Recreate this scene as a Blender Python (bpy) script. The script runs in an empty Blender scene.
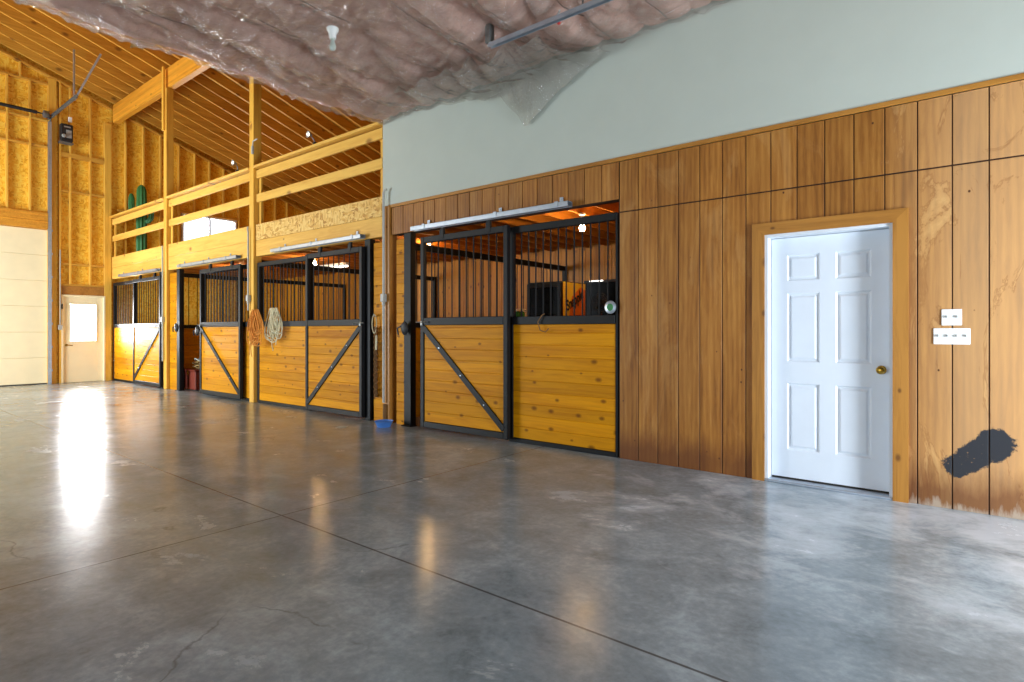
import bpy, bmesh, math, random
from math import pi, sin, cos, radians as R
from mathutils import Vector, Matrix, noise

C = bpy.context.scene.collection
random.seed(7)
ORG = {}

# ------------------------------------------------------------------ mesh helper
class MB:
    def __init__(s):
        s.v = []; s.f = []
    def add(s, vs, fs):
        b = len(s.v); s.v += [Vector(p) for p in vs]
        s.f += [tuple(i + b for i in f) for f in fs]
        return s
    def box(s, x0, x1, y0, y1, z0, z1, c=0.0):
        x0, x1 = sorted((x0, x1)); y0, y1 = sorted((y0, y1)); z0, z1 = sorted((z0, z1))
        if c <= 0:
            vs = [(x0,y0,z0),(x1,y0,z0),(x1,y1,z0),(x0,y1,z0),(x0,y0,z1),(x1,y0,z1),(x1,y1,z1),(x0,y1,z1)]
            return s.add(vs, [(0,3,2,1),(4,5,6,7),(0,1,5,4),(1,2,6,5),(2,3,7,6),(3,0,4,7)])
        bm = bmesh.new()
        bmesh.ops.create_cube(bm, size=1)
        for v in bm.verts:
            v.co = Vector(((x0+x1)/2 + v.co.x*(x1-x0), (y0+y1)/2 + v.co.y*(y1-y0), (z0+z1)/2 + v.co.z*(z1-z0)))
        c = min(c, (x1-x0)*.45, (y1-y0)*.45, (z1-z0)*.45)
        bmesh.ops.bevel(bm, geom=bm.edges[:], offset=c, segments=1, affect='EDGES')
        bm.verts.index_update()
        s.add([v.co.copy() for v in bm.verts], [[v.index for v in f.verts] for f in bm.faces])
        bm.free(); return s
    def bar(s, p, q, w, d, up=(0,0,1)):
        p = Vector(p); q = Vector(q); t = (q-p).normalized(); u = Vector(up)
        a = t.cross(u)
        if a.length < 1e-4: a = t.cross(Vector((1,0,0)))
        a.normalize(); b = a.cross(t).normalized()
        vs = []
        for e in (p, q):
            for i, j in ((-1,-1),(1,-1),(1,1),(-1,1)):
                vs.append(e + a*(i*w/2) + b*(j*d/2))
        return s.add(vs, [(3,2,1,0),(4,5,6,7),(0,1,5,4),(1,2,6,5),(2,3,7,6),(3,0,4,7)])
    def tube(s, pts, r, n=8, closed=False, rs=None):
        pts = [Vector(p) for p in pts]; m = len(pts); vs = []; fs = []
        pa = None
        for i, p in enumerate(pts):
            if closed: t = pts[(i+1) % m] - pts[i-1]
            else: t = pts[min(i+1, m-1)] - pts[max(i-1, 0)]
            t.normalize()
            a = pa - t*pa.dot(t) if pa is not None else t.cross(Vector((0,0,1)) if abs(t.z) < .9 else Vector((1,0,0)))
            if a.length < 1e-5: a = t.cross(Vector((0.3,.5,.8)))
            a.normalize(); pa = a; b = t.cross(a)
            rr = rs[i] if rs else r
            for k in range(n):
                an = 2*pi*k/n
                vs.append(p + a*(cos(an)*rr) + b*(sin(an)*rr))
        for i in range(m if closed else m-1):
            j = (i+1) % m
            for k in range(n):
                l = (k+1) % n
                fs.append((i*n+k, i*n+l, j*n+l, j*n+k))
        if not closed:
            fs.append(tuple(range(n-1, -1, -1))); fs.append(tuple((m-1)*n+k for k in range(n)))
        return s.add(vs, fs)
    def lathe(s, prof, o, ax='Z', n=16):
        o = Vector(o); vs = []; fs = []; m = len(prof)
        for r, h in prof:
            for k in range(n):
                a = 2*pi*k/n; x, y = r*cos(a), r*sin(a)
                vs.append(o + (Vector((x,y,h)) if ax == 'Z' else Vector((x,h,y)) if ax == 'Y' else Vector((h,x,y))))
        for i in range(m-1):
            for k in range(n):
                l = (k+1) % n
                fs.append((i*n+k, i*n+l, (i+1)*n+l, (i+1)*n+k))
        fs.append(tuple(range(n-1,-1,-1))); fs.append(tuple((m-1)*n+k for k in range(n)))
        return s.add(vs, fs)
    def grid(s, fn, nu, nv, thick=None):
        vs = [Vector(fn(i/nu, j/nv)) for i in range(nu+1) for j in range(nv+1)]
        fs = []
        for i in range(nu):
            for j in range(nv):
                a = i*(nv+1)+j
                fs.append((a, a+nv+1, a+nv+2, a+1))
        return s.add(vs, fs)
    def build(s, name, m, parent=None, smooth=False, recalc=True):
        o0 = ORG.get(parent.name, Vector()) if parent else Vector()
        me = bpy.data.meshes.new(name)
        me.from_pydata([tuple(v - o0) for v in s.v], [], s.f)
        if recalc:
            bm = bmesh.new(); bm.from_mesh(me)
            bmesh.ops.recalc_face_normals(bm, faces=bm.faces[:]); bm.to_mesh(me); bm.free()
        me.materials.append(m)
        if smooth:
            for p in me.polygons: p.use_smooth = True
            try: me.set_sharp_from_angle(angle=R(40))
            except Exception: pass
        o = bpy.data.objects.new(name, me); C.objects.link(o)
        if parent: o.parent = parent
        ORG[o.name] = o0
        return o

def tag(o, label, cat, group=None, kind=None):
    o['label'] = label; o['category'] = cat
    if group: o['group'] = group
    if kind: o['kind'] = kind
    return o
def thing(name, label, cat, loc, group=None):
    o = bpy.data.objects.new(name, None); C.objects.link(o)
    o.location = loc; o.empty_display_size = .1
    ORG[o.name] = Vector(loc)
    return tag(o, label, cat, group)
def struct(o, label=None, cat=None):
    o['kind'] = 'structure'
    if label: o['label'] = label
    if cat: o['category'] = cat
    return o
def copy_part(src, dloc, parent, name=None):
    c = src.copy(); C.objects.link(c); c.parent = parent
    c.location = src.location + Vector(dloc)
    ORG[c.name] = ORG.get(parent.name, Vector())
    return c

# ------------------------------------------------------------------ materials
def lin(c):
    return tuple(((x/255)/12.92 if x/255 <= .04045 else ((x/255+.055)/1.055)**2.4) for x in c) + (1,)
class NT:
    def __init__(s, name):
        s.m = bpy.data.materials.new(name); s.m.use_nodes = True
        s.t = s.m.node_tree; s.t.nodes.clear()
        s.out = s.n('ShaderNodeOutputMaterial')
    def n(s, ty, **kw):
        nd = s.t.nodes.new(ty)
        for k, v in kw.items(): setattr(nd, k, v)
        return nd
    def l(s, a, b): s.t.links.new(a, b)
    def val(s, sock, v):
        if isinstance(v, bpy.types.NodeSocket): s.l(v, sock)
        else: sock.default_value = v
    def math(s, op, a, b=0.0, c=None, clamp=False):
        nd = s.n('ShaderNodeMath', operation=op); nd.use_clamp = clamp
        s.val(nd.inputs[0], a); s.val(nd.inputs[1], b)
        if c is not None: s.val(nd.inputs[2], c)
        return nd.outputs[0]
    def mix(s, f, a, b, mode='MIX'):
        nd = s.n('ShaderNodeMix', data_type='RGBA', blend_type=mode)
        s.val(nd.inputs[0], f); s.val(nd.inputs[6], a); s.val(nd.inputs[7], b)
        return nd.outputs[2]
    def ramp(s, f, stops, interp='LINEAR'):
        nd = s.n('ShaderNodeValToRGB'); e = nd.color_ramp.elements; nd.color_ramp.interpolation = interp
        while len(e) < len(stops): e.new(.5)
        for el, (p, c) in zip(e, stops):
            el.position = p; el.color = c if len(c) == 4 else tuple(c) + (1,)
        s.val(nd.inputs[0], f); return nd.outputs[0]
    def step(s, v, a, b):
        nd = s.n('ShaderNodeMapRange'); nd.clamp = True
        s.val(nd.inputs[0], v); nd.inputs[1].default_value = a; nd.inputs[2].default_value = b
        return nd.outputs[0]
    def coord(s, scale=(1,1,1), which='Object', off=None):
        tc = s.n('ShaderNodeTexCoord'); mp = s.n('ShaderNodeMapping')
        s.l(tc.outputs[which], mp.inputs[0]); mp.inputs['Scale'].default_value = scale
        if off is not None: s.l(off, mp.inputs['Location'])
        return mp.outputs[0]
    def noise(s, vec, scale, detail=4, rough=.55, dist=0, w=None):
        nd = s.n('ShaderNodeTexNoise', noise_dimensions='4D' if w is not None else '3D')
        s.l(vec, nd.inputs['Vector']); nd.inputs['Scale'].default_value = scale
        nd.inputs['Detail'].default_value = detail; nd.inputs['Roughness'].default_value = rough
        nd.inputs['Distortion'].default_value = dist
        if w is not None: s.val(nd.inputs['W'], w)
        return nd.outputs[0]
    def bsdf(s, col, rough=.5, metal=0, bump=None, bstr=.2, bdist=.01, spec=.5, **kw):
        b = s.n('ShaderNodeBsdfPrincipled')
        s.val(b.inputs['Base Color'], col); s.val(b.inputs['Roughness'], rough); s.val(b.inputs['Metallic'], metal)
        b.inputs['Specular IOR Level'].default_value = spec
        for k, v in kw.items(): s.val(b.inputs[k], v)
        if bump is not None:
            bn = s.n('ShaderNodeBump'); bn.inputs['Strength'].default_value = bstr; bn.inputs['Distance'].default_value = bdist
            s.l(bump, bn.inputs['Height']); s.l(bn.outputs[0], b.inputs['Normal'])
        s.l(b.outputs[0], s.out.inputs[0]); return b
    def xyz(s):
        tc = s.n('ShaderNodeTexCoord'); sp = s.n('ShaderNodeSeparateXYZ'); s.l(tc.outputs['Object'], sp.inputs[0])
        return sp.outputs

def flat(name, c, rough=.5, metal=0, var=.12, nscale=12, spec=.5, bstr=.05):
    t = NT(name); v = t.coord(); f = t.noise(v, nscale, 5)
    a = lin(c); lo = tuple(x*(1-var) for x in a[:3])+(1,); hi = tuple(min(1, x*(1+var)) for x in a[:3])+(1,)
    t.bsdf(t.ramp(f, [(.3, lo), (.7, hi)]), rough, metal, bump=f, bstr=bstr, bdist=.004, spec=spec)
    return t.m

def wood(name, light, dark, knot, grain='X', board=None, rough=.5, fine=22, var=.35, knots=.5, stain=0.0, spec=.4, kscale=5.5, flat_ax=1):
    """sawn timber; grain axis; board=(axis index, width, offset) shifts tone and grain from board to board"""
    t = NT(name)
    oi = t.n('ShaderNodeObjectInfo'); rnd = t.math('MULTIPLY', oi.outputs['Random'], 31.7)
    g = 'XYZ'.index(grain)
    sc = [fine]*3; sc[g] = fine*.07
    v = t.coord(tuple(sc))
    w = rnd
    brd = None
    if board:
        ax, wd, off = board
        q = t.math('FLOOR', t.math('DIVIDE', t.math('SUBTRACT', t.xyz()[ax], off), wd))
        wn = t.n('ShaderNodeTexWhiteNoise', noise_dimensions='1D'); t.l(t.math('ADD', q, rnd), wn.inputs['W'])
        brd = wn.outputs['Value']; w = t.math('ADD', rnd, t.math('MULTIPLY', brd, 60))
    n1 = t.noise(v, 1.0, 5, .6, 1.6, w)
    n2 = t.noise(v, .16, 3, .5, .6, w)
    f = t.math('ADD', t.math('MULTIPLY', n1, .65), t.math('MULTIPLY', n2, .45))
    col = t.ramp(f, [(.36, lin(dark)), (.62, lin(light))])
    if brd is not None:
        hs = t.n('ShaderNodeHueSaturation'); t.l(col, hs.inputs['Color'])
        t.l(t.math('ADD', 1-var*.55, t.math('MULTIPLY', brd, var)), hs.inputs['Value']); col = hs.outputs[0]
    if knots:
        ks = [kscale]*3; ks[g] = kscale*.62
        va = t.n('ShaderNodeCombineXYZ'); co_ = t.xyz(); sh = t.math('MULTIPLY', t.math('FLOOR', rnd), .37)
        for q_, a_ in enumerate([a_ for a_ in (0, 1, 2) if a_ != flat_ax]):
            t.l(t.math('ADD', t.math('MULTIPLY', co_[a_], ks[a_]), sh), va.inputs[q_])
        vo = t.n('ShaderNodeTexVoronoi', voronoi_dimensions='2D'); t.l(va.outputs[0], vo.inputs['Vector']); vo.inputs['Scale'].default_value = 1
        sel = t.n('ShaderNodeSeparateColor'); t.l(vo.outputs['Color'], sel.inputs[0])
        pick = t.math('LESS_THAN', sel.outputs[0], knots)
        k = t.math('MULTIPLY', t.math('SUBTRACT', 1.0, t.step(t.math('DIVIDE', vo.outputs['Distance'], t.math('ADD', .35, t.math('MULTIPLY', sel.outputs[1], .95))), .05, .15)), pick)
        col = t.mix(t.math('MULTIPLY', k, .75), col, lin(knot))
    if stain:
        sn = t.noise(t.coord(), 1.3, 5, .6, 1.0)
        col = t.mix(t.math('MULTIPLY', t.step(sn, .5, .68), stain), col, lin(knot))
    t.bsdf(col, rough, bump=n1, bstr=.12, bdist=.004, spec=spec)
    return t.m

M = {}
PINE_L, PINE_D, KNOT = (228,160,58), (186,110,26), (104,52,14)
# varnished tongue-and-groove stall boards
M['stall_x'] = wood('varnished_pine_boards', (214,144,8), (180,108,2), (92,44,3), 'X', (2,.1325,.05), .5, 16, .26, .6, spec=.1)
M['stall_v'] = wood('stall_back_boards', (200,134,24), (158,94,12), (90,42,10), 'Z', (0,.14,0), .5, 16, .3, .3)
M['stall_vy'] = wood('stall_side_boards', (200,134,24), (158,94,12), (90,42,10), 'Z', (1,.14,0), .5, 16, .3, .3, flat_ax=0)
M['lum_x'] = wood('framing_lumber_long', (238,188,86), (212,150,50), (140,80,26), 'X', None, .55, 14, .2, .3, kscale=3.2)
M['lum_y'] = wood('rafter_lumber', (222,166,64), (184,122,30), (112,62,20), 'Y', None, .6, 14, .2, .35, kscale=3.2, flat_ax=0)
M['lum_z'] = wood('stud_lumber', (236,182,70), (208,142,38), (140,80,26), 'Z', None, .58, 14, .2, .25, kscale=3.2)
M['joist'] = wood('joist_lumber', (196,130,46), (152,92,24), (90,46,14), 'Y', None, .6, 14, .2, .35, kscale=3.2, flat_ax=0)
M['glulam'] = wood('glued_roof_beam', (230,160,50), (198,120,24), (120,64,20), 'X', (2,.04,0), .5, 14, .22, .2)
M['deck'] = wood('roof_deck_boards', (202,142,44), (158,100,22), (104,58,14), 'X', (1,.14,0), .6, 14, .3, .4, flat_ax=2)
M['casing_x'] = wood('stained_casing_head', (182,124,50), (142,90,28), (90,50,16), 'X', None, .45, 16, .2, .3)
M['casing_z'] = wood('stained_casing', (182,124,50), (142,90,28), (90,50,16), 'Z', None, .45, 16, .2, .3)

def osb(name, a, b, c):
    t = NT(name)
    cols = []
    for k, (sc, sd) in enumerate((((12,12,34),0.0),((12,34,12),3.1),((34,24,12),6.2))):
        v = t.coord(sc)
        dn = t.n('ShaderNodeTexNoise'); t.l(v, dn.inputs['Vector']); dn.inputs['Scale'].default_value = .6
        mx = t.mix(.25, v, dn.outputs['Color'], 'ADD')
        vo = t.n('ShaderNodeTexVoronoi', voronoi_dimensions='4D'); t.l(mx, vo.inputs['Vector']); vo.inputs['Scale'].default_value = 1.0; vo.inputs['W'].default_value = sd
        sp = t.n('ShaderNodeSeparateColor'); t.l(vo.outputs['Color'], sp.inputs[0]); cols.append(sp.outputs[0])
    pick = t.math('GREATER_THAN', cols[1], .5)
    f = t.math('ADD', t.math('MULTIPLY', cols[0], t.math('SUBTRACT', 1.0, pick)), t.math('MULTIPLY', cols[2], pick))
    big = t.noise(t.coord(), 1.2, 3)
    col = t.ramp(t.math('ADD', t.math('MULTIPLY', f, .8), t.math('MULTIPLY', big, .25)), [(.1, lin(c)), (.4, lin(b)), (.8, lin(a))])
    t.bsdf(col, .6, bump=f, bstr=.1, bdist=.003, spec=.3)
    return t.m
M['osb'] = osb('oriented_strand_board', (255,214,88), (250,192,56), (222,156,32))
M['osb_rim'] = osb('strand_board_rim', (238,200,120), (220,170,84), (176,120,50))

def t111():
    """grooved plywood siding: cathedral grain, water marks, bleached foot, one scorched patch by the switch plates"""
    t = NT('grooved_plywood_siding')
    x, y, z = t.xyz()
    q = t.math('FLOOR', t.math('DIVIDE', t.math('ADD', x, .38), .2032))
    wn = t.n('ShaderNodeTexWhiteNoise', noise_dimensions='1D'); t.l(q, wn.inputs['W']); brd = wn.outputs['Value']
    w = t.math('MULTIPLY', brd, 40)
    v = t.coord((16, 16, 1.25))
    warp = t.noise(t.coord((5,5,.9)), 1, 3, .5, .4, w)
    wv = t.n('ShaderNodeTexWave', wave_type='BANDS', bands_direction='X')
    t.l(t.coord((6,6,.55)), wv.inputs[0]); wv.inputs['Scale'].default_value = 1.1; wv.inputs['Distortion'].default_value = 9; wv.inputs['Detail'].default_value = 3; wv.inputs['Detail Scale'].default_value = .7
    t.l(t.math('MULTIPLY', brd, 30), wv.inputs['Phase Offset'])
    n1 = t.noise(v, 1.6, 6, .65, 1.2, w)
    f = t.math('ADD', t.math('ADD', t.math('MULTIPLY', n1, .5), t.math('MULTIPLY', wv.outputs['Fac'], .09)), t.math('MULTIPLY', warp, .45))
    col = t.ramp(f, [(.32, lin((112,64,16))), (.5, lin((156,99,34))), (.7, lin((186,129,57)))])
    hs = t.n('ShaderNodeHueSaturation'); t.l(col, hs.inputs['Color']); t.l(t.math('ADD', .86, t.math('MULTIPLY', brd, .26)), hs.inputs['Value']); col = hs.outputs[0]
    col = t.mix(t.math('MULTIPLY', t.step(x, -.62, -.1), .4), col, lin((226,182,132)))
    # water marks that run down the sheets
    sn = t.noise(t.coord((3.0,3.0,.9)), 1.0, 6, .66, 1.2)
    ring = t.math('SUBTRACT', 1.0, t.step(t.math('ABSOLUTE', t.math('SUBTRACT', sn, .56)), .0, .022))
    col = t.mix(t.math('MULTIPLY', ring, t.math('ADD', .12, t.math('MULTIPLY', t.step(x, -.9, -.2), .4))), col, lin((126,66,20)))
    col = t.mix(t.math('MULTIPLY', t.step(sn, .54, .66), t.math('ADD', .14, t.math('MULTIPLY', t.step(x, -.9, -.2), .4))), col, lin((226,180,116)))
    # nail heads
    nv = t.n('ShaderNodeTexVoronoi'); t.l(t.coord((5,1,4)), nv.inputs['Vector']); nv.inputs['Scale'].default_value = 1.3
    col = t.mix(t.math('SUBTRACT', 1.0, t.step(nv.outputs['Distance'], .035, .06)), col, lin((82,44,18)))
    # foot of the wall: brown tide line, then bleached, dirty strip
    fn = t.noise(t.coord((9,9,2)), 1.0, 5, .7)
    hgt = t.math('ADD', z, t.math('MULTIPLY', t.math('SUBTRACT', .5, fn), .34))
    fm = t.noise(t.coord((.9,.9,.2)), 1.0, 2)
    amt = t.math('MULTIPLY', t.math('SUBTRACT', 1.0, t.step(hgt, .12, .34)), t.step(fm, .25, .45))
    col = t.mix(t.math('MULTIPLY', amt, .75), col, lin((98,50,20)))
    rt = t.step(x, -.75, -.3)
    col = t.mix(t.math('MULTIPLY', t.math('SUBTRACT', 1.0, t.step(hgt, .0, .05)), t.math('MULTIPLY', rt, .8)), col, lin((176,158,138)))
    # scorched patch
    ax, az, bx, bz = -.15, .315, .06, .49
    L2 = (bx-ax)**2 + (bz-az)**2
    px = t.math('SUBTRACT', x, ax); pz = t.math('SUBTRACT', z, az)
    h = t.math('DIVIDE', t.math('ADD', t.math('MULTIPLY', px, bx-ax), t.math('MULTIPLY', pz, bz-az)), L2, clamp=True)
    dx = t.math('SUBTRACT', px, t.math('MULTIPLY', h, bx-ax)); dz = t.math('SUBTRACT', pz, t.math('MULTIPLY', h, bz-az))
    d = t.math('SQRT', t.math('ADD', t.math('MULTIPLY', dx, dx), t.math('MULTIPLY', dz, dz)))
    en = t.noise(t.coord((1,1,1)), 9, 6, .75)
    rad = t.math('ADD', .08, t.math('MULTIPLY', h, .025))
    d2 = t.math('ADD', t.math('SUBTRACT', d, rad), t.math('MULTIPLY', t.math('SUBTRACT', en, .5), .17))
    sc = t.math('SUBTRACT', 1.0, t.step(d2, -.006, .006))
    flake = t.step(t.noise(t.coord((1,1,1.0)), 38, 3, .6), .62, .68)
    sc = t.math('MULTIPLY', sc, t.math('SUBTRACT', 1.0, t.math('MULTIPLY', flake, t.math('SUBTRACT', .9, h))))
    col = t.mix(sc, col, lin((46,46,50)))
    t.bsdf(col, .52, bump=n1, bstr=.05, bdist=.004, spec=.35)
    return t.m
M['t111'] = t111()
M['groove'] = flat('groove_backing', (58,32,12), .8)

def concrete():
    t = NT('sealed_concrete')
    x, y, z = t.xyz(); v = t.coord()
    a = t.noise(v, .55, 8, .62, .8); b = t.noise(v, 3.2, 8, .68, .5); c = t.noise(v, 26, 6, .65)
    s = t.noise(t.coord((1,2.2,1)), 1.15, 7, .66, 1.2)
    f = t.math('ADD', t.math('ADD', t.math('MULTIPLY', a, .42), t.math('MULTIPLY', b, .38)), t.math('MULTIPLY', c, .2))
    col = t.ramp(f, [(.34, lin((100,111,117))), (.5, lin((142,154,161))), (.66, lin((186,200,209)))])
    # ochre drips and oil in front of the stalls
    col = t.mix(t.math('MULTIPLY', t.step(s, .38, .8), t.math('MULTIPLY', t.math('SUBTRACT', 1.0, t.step(x, -4.5, -1.5)), .5)), col, lin((134,124,88)))
    col = t.mix(t.math('MULTIPLY', t.step(t.noise(v, 1.9, 6, .7, 1.4), .5, .85), .3), col, lin((96,98,98)))
    # lime bloom near the white door
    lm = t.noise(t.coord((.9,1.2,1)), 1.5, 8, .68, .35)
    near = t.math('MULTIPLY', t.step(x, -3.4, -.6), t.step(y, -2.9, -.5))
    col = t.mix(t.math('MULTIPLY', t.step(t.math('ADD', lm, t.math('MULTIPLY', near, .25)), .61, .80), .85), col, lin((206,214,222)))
    # saw cuts
    def cut(co, at, w=.009):
        return t.math('SUBTRACT', 1.0, t.step(t.math('ABSOLUTE', t.math('SUBTRACT', co, at)), w*.5, w))
    k = t.math('MAXIMUM', cut(y, -3.06), cut(x, -3.75))
    k = t.math('MAXIMUM', k, cut(x, -10.5))
    col = t.mix(t.math('MULTIPLY', k, .8), col, lin((52,50,46)))
    # hairline cracks
    vo = t.n('ShaderNodeTexVoronoi', feature='DISTANCE_TO_EDGE'); vo.inputs['Scale'].default_value = .45
    wn = t.n('ShaderNodeTexNoise'); t.l(v, wn.inputs['Vector']); wn.inputs['Scale'].default_value = 1.8; wn.inputs['Detail'].default_value = 6
    t.l(t.mix(.5, v, wn.outputs['Color'], 'ADD'), vo.inputs['Vector'])
    cr = t.math('MULTIPLY', t.math('SUBTRACT', 1.0, t.step(vo.outputs['Distance'], .0, .004)), t.step(a, .5, .56))
    col = t.mix(t.math('MULTIPLY', cr, .5), col, lin((70,66,60)))
    rough = t.math('ADD', .12, t.math('MULTIPLY', b, .2))
    rough = t.math('ADD', rough, t.math('MULTIPLY', t.step(lm, .6, .75), .2))
    hb = t.math('SUBTRACT', t.math('ADD', t.math('MULTIPLY', b, .5), t.math('MULTIPLY', c, .2)), 0.0)
    t.bsdf(col, rough, bump=hb, bstr=.10, bdist=.006, spec=.3)
    return t.m
M['concrete'] = concrete()
M['drywall'] = flat('painted_drywall', (190,196,185), .7, 0, .02, 3, .3, .02)
M['white'] = flat('white_door_paint', (224,230,238), .38, 0, .02, 6, .4, .02)
M['cream'] = flat('cream_door_paint', (246,230,188), .5, 0, .03, 4, .4, .02)
M['steel'] = flat('black_painted_steel', (15,15,16), .55, .0, .25, 9, .25, .05)
M['galv'] = flat('galvanised_steel', (178,186,196), .38, .75, .1, 14, .5, .03)
M['grey_steel'] = flat('dull_grey_steel', (120,122,120), .5, .6, .15, 10)
M['pvc'] = flat('grey_conduit', (176,176,168), .5, 0, .06, 8)
M['switch'] = flat('white_switch_plastic', (244,244,240), .35, 0, .01, 6)
M['brass'] = flat('polished_brass', (204,160,64), .22, 1, .06, 8)
M['black'] = flat('matt_black', (20,20,22), .6, 0, .2, 9)
M['rubber'] = flat('dark_dirty_sill', (48,42,36), .8, 0, .3, 9)
M['blue'] = flat('blue_enamel', (78,130,206), .35, 0, .08, 9)
M['green'] = flat('green_cactus_paint', (48,112,58), .55, 0, .2, 9)
M['green_tub'] = flat('green_plastic', (46,124,60), .4, 0, .12, 9)
M['red_wood'] = flat('red_brown_chest', (120,44,26), .5, 0, .2, 9)
M['rope_orange'] = flat('orange_rope', (216,140,52), .85, 0, .25, 60)
M['rope_cream'] = flat('cream_rope', (214,204,170), .85, 0, .2, 60)
M['rope_brown'] = flat('braided_brown_rope', (120,84,44), .85, 0, .3, 60)
M['straw'] = flat('straw_tan', (190,160,100), .9, 0, .3, 30)
M['pink'] = flat('pink_glass_wool', (250,196,180), .95, 0, .1, 5, .1, .4)
M['kraft'] = flat('brown_kraft_facing', (150,104,70), .9, 0, .2, 10)
M['grey_box'] = flat('grey_box', (150,150,146), .5, 0, .08, 9)
M['red'] = flat('red_plastic', (200,40,34), .45)
M['yellow'] = flat('cooler_yellow', (255,214,70), .4, 0, .05)
M['orange'] = flat('cooler_orange', (240,126,44), .4, 0, .08)

def emit(name, c, s):
    t = NT(name); e = t.n('ShaderNodeEmission'); e.inputs[0].default_value = c; e.inputs[1].default_value = s
    t.l(e.outputs[0], t.out.inputs[0]); return t.m
M['bulb'] = emit('lit_warm_bulb', (1,.60,.24,1), 340)
M['tube'] = emit('lit_tube_and_highlight', (1,.93,.82,1), 5)
M['lamp_on'] = emit('lit_clip_bulb', (1,.85,.6,1), 6)

def glass(name, tint=(1,1,1,1), refl=.12, rough=.02, trans=1.0, fres=.8):
    t = NT(name)
    tr = t.n('ShaderNodeBsdfTransparent'); tr.inputs[0].default_value = tint
    gl = t.n('ShaderNodeBsdfGlossy'); gl.inputs['Roughness'].default_value = rough
    fr = t.n('ShaderNodeFresnel'); fr.inputs[0].default_value = 1.45
    mx = t.n('ShaderNodeMixShader'); t.l(t.math('ADD', t.math('MULTIPLY', fr.outputs[0], fres), refl*.2), mx.inputs[0])
    t.l(tr.outputs[0], mx.inputs[1]); t.l(gl.outputs[0], mx.inputs[2]); t.l(mx.outputs[0], t.out.inputs[0])
    return t.m
M['glass'] = glass('window_glass')
M['dark_glass'] = glass('smoked_glass', (.04,.04,.04,1), .0, .3, 1.0, .25)

def plastic_film(name, milk, rough=.16):
    t = NT(name)
    v = t.coord()
    wr = t.noise(t.coord((1.2,3.5,3)), 3.0, 7, .62, 2.0); wr2 = t.noise(t.coord((4,1.2,3)), 4.0, 6, .6, 1.5)
    bn = t.n('ShaderNodeBump'); bn.inputs['Strength'].default_value = .75; bn.inputs['Distance'].default_value = .07
    t.l(t.math('ADD', wr, t.math('MULTIPLY', wr2, .8)), bn.inputs['Height'])
    tr = t.n('ShaderNodeBsdfTransparent'); tr.inputs[0].default_value = (.96,.96,.94,1)
    df = t.n('ShaderNodeBsdfDiffuse'); df.inputs[0].default_value = lin((226,214,200)); t.l(bn.outputs[0], df.inputs['Normal'])
    m1 = t.n('ShaderNodeMixShader'); m1.inputs[0].default_value = milk; t.l(tr.outputs[0], m1.inputs[1]); t.l(df.outputs[0], m1.inputs[2])
    gl = t.n('ShaderNodeBsdfGlossy'); gl.inputs['Roughness'].default_value = rough; t.l(bn.outputs[0], gl.inputs['Normal'])
    fr = t.n('ShaderNodeFresnel'); fr.inputs[0].default_value = 1.3; t.l(bn.outputs[0], fr.inputs['Normal'])
    m2 = t.n('ShaderNodeMixShader'); t.l(t.math('ADD', t.math('MULTIPLY', fr.outputs[0], .9), .07, clamp=True), m2.inputs[0])
    t.l(m1.outputs[0], m2.inputs[1]); t.l(gl.outputs[0], m2.inputs[2]); t.l(m2.outputs[0], t.out.inputs[0])
    return t.m
M['film'] = plastic_film('clear_vapour_film', .2, .08)
M['film2'] = plastic_film('clear_hanging_film', .16, .13)

# ------------------------------------------------------------------ dimensions (metres)
XE = -17.27          # inner face of the far end wall studs
XN = 3.0             # near end wall
YL = -8.4           # long wall across the aisle
YB = 4.4             # back of the stalls
YO = 6.4             # outer wall behind the loft
ZC = 4.19            # insulated ceiling
SL = .32             # roof pitch
RIDGE = -5.6
def zr(y):           # underside of rafters
    return 7.0 - SL*y if y >= RIDGE else 7.0 - SL*(2*RIDGE - y)
def WX(x, y): return x*(5.19+y)/5.19
def WZ(z, y): return 1.27 + (z-1.27)*(5.19+y)/5.19

# ------------------------------------------------------------------ floor
fl = MB().add([(XE-.3,YL-.3,0),(XN+.3,YL-.3,0),(XN+.3,YO+.2,0),(XE-.3,YO+.2,0)], [(0,1,2,3)]).build('floor', M['concrete'])
struct(fl, 'sealed grey concrete floor with saw cut joints', 'floor')

# ------------------------------------------------------------------ right wall: grooved plywood below, drywall above
G0, GW = -.38, .2032
wr = thing('wall_right', 'long wall of brown grooved plywood siding with white drywall above', 'wall', (0,0,0)); struct(wr)
def siding(x0, x1, z0, z1):
    m = MB()
    k = math.floor((x0-G0)/GW) - 1
    while True:
        a = G0 + k*GW + .004; b = a + GW - .008
        if a > x1: break
        a2, b2 = max(a, x0), min(b, x1)
        if b2 - a2 > .01: m.box(a2, b2, 0, .014, z0, z1, .0025)
        k += 1
    return m
DX0, DX1, DZ = -1.45, -.525, 2.08      # white door opening
s = MB()
for m in (siding(-2.83, DX0, 0, 2.435), siding(DX1, XN, 0, 2.435), siding(DX0, DX1, DZ, 2.435), siding(-2.83, XN, 2.447, 2.945), siding(-6.30, -2.83, 2.575, 2.945)):
    s.add(m.v, m.f)
s.build('plywood_siding', M['t111'], wr)
b = MB()
b.box(-2.83, DX0, .011, .13, 0, 2.945); b.box(DX1, XN, .011, .13, 0, 2.945); b.box(DX0, DX1, .011, .13, DZ, 2.945); b.box(-6.30, -2.83, .011, .13, 2.575, 2.945)
b.build('backing', M['groove'], wr)
MB().box(-6.49, XN, -.002, .13, 2.985, ZC+.12).build('drywall', M['drywall'], wr)
tr = MB().box(-6.36, XN, -.013, .0, 2.948, 2.988, .003).build('trim_ledge', M['casing_x']); struct(tr, 'thin pine trim strip along the top of the plywood siding', 'trim')

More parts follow.
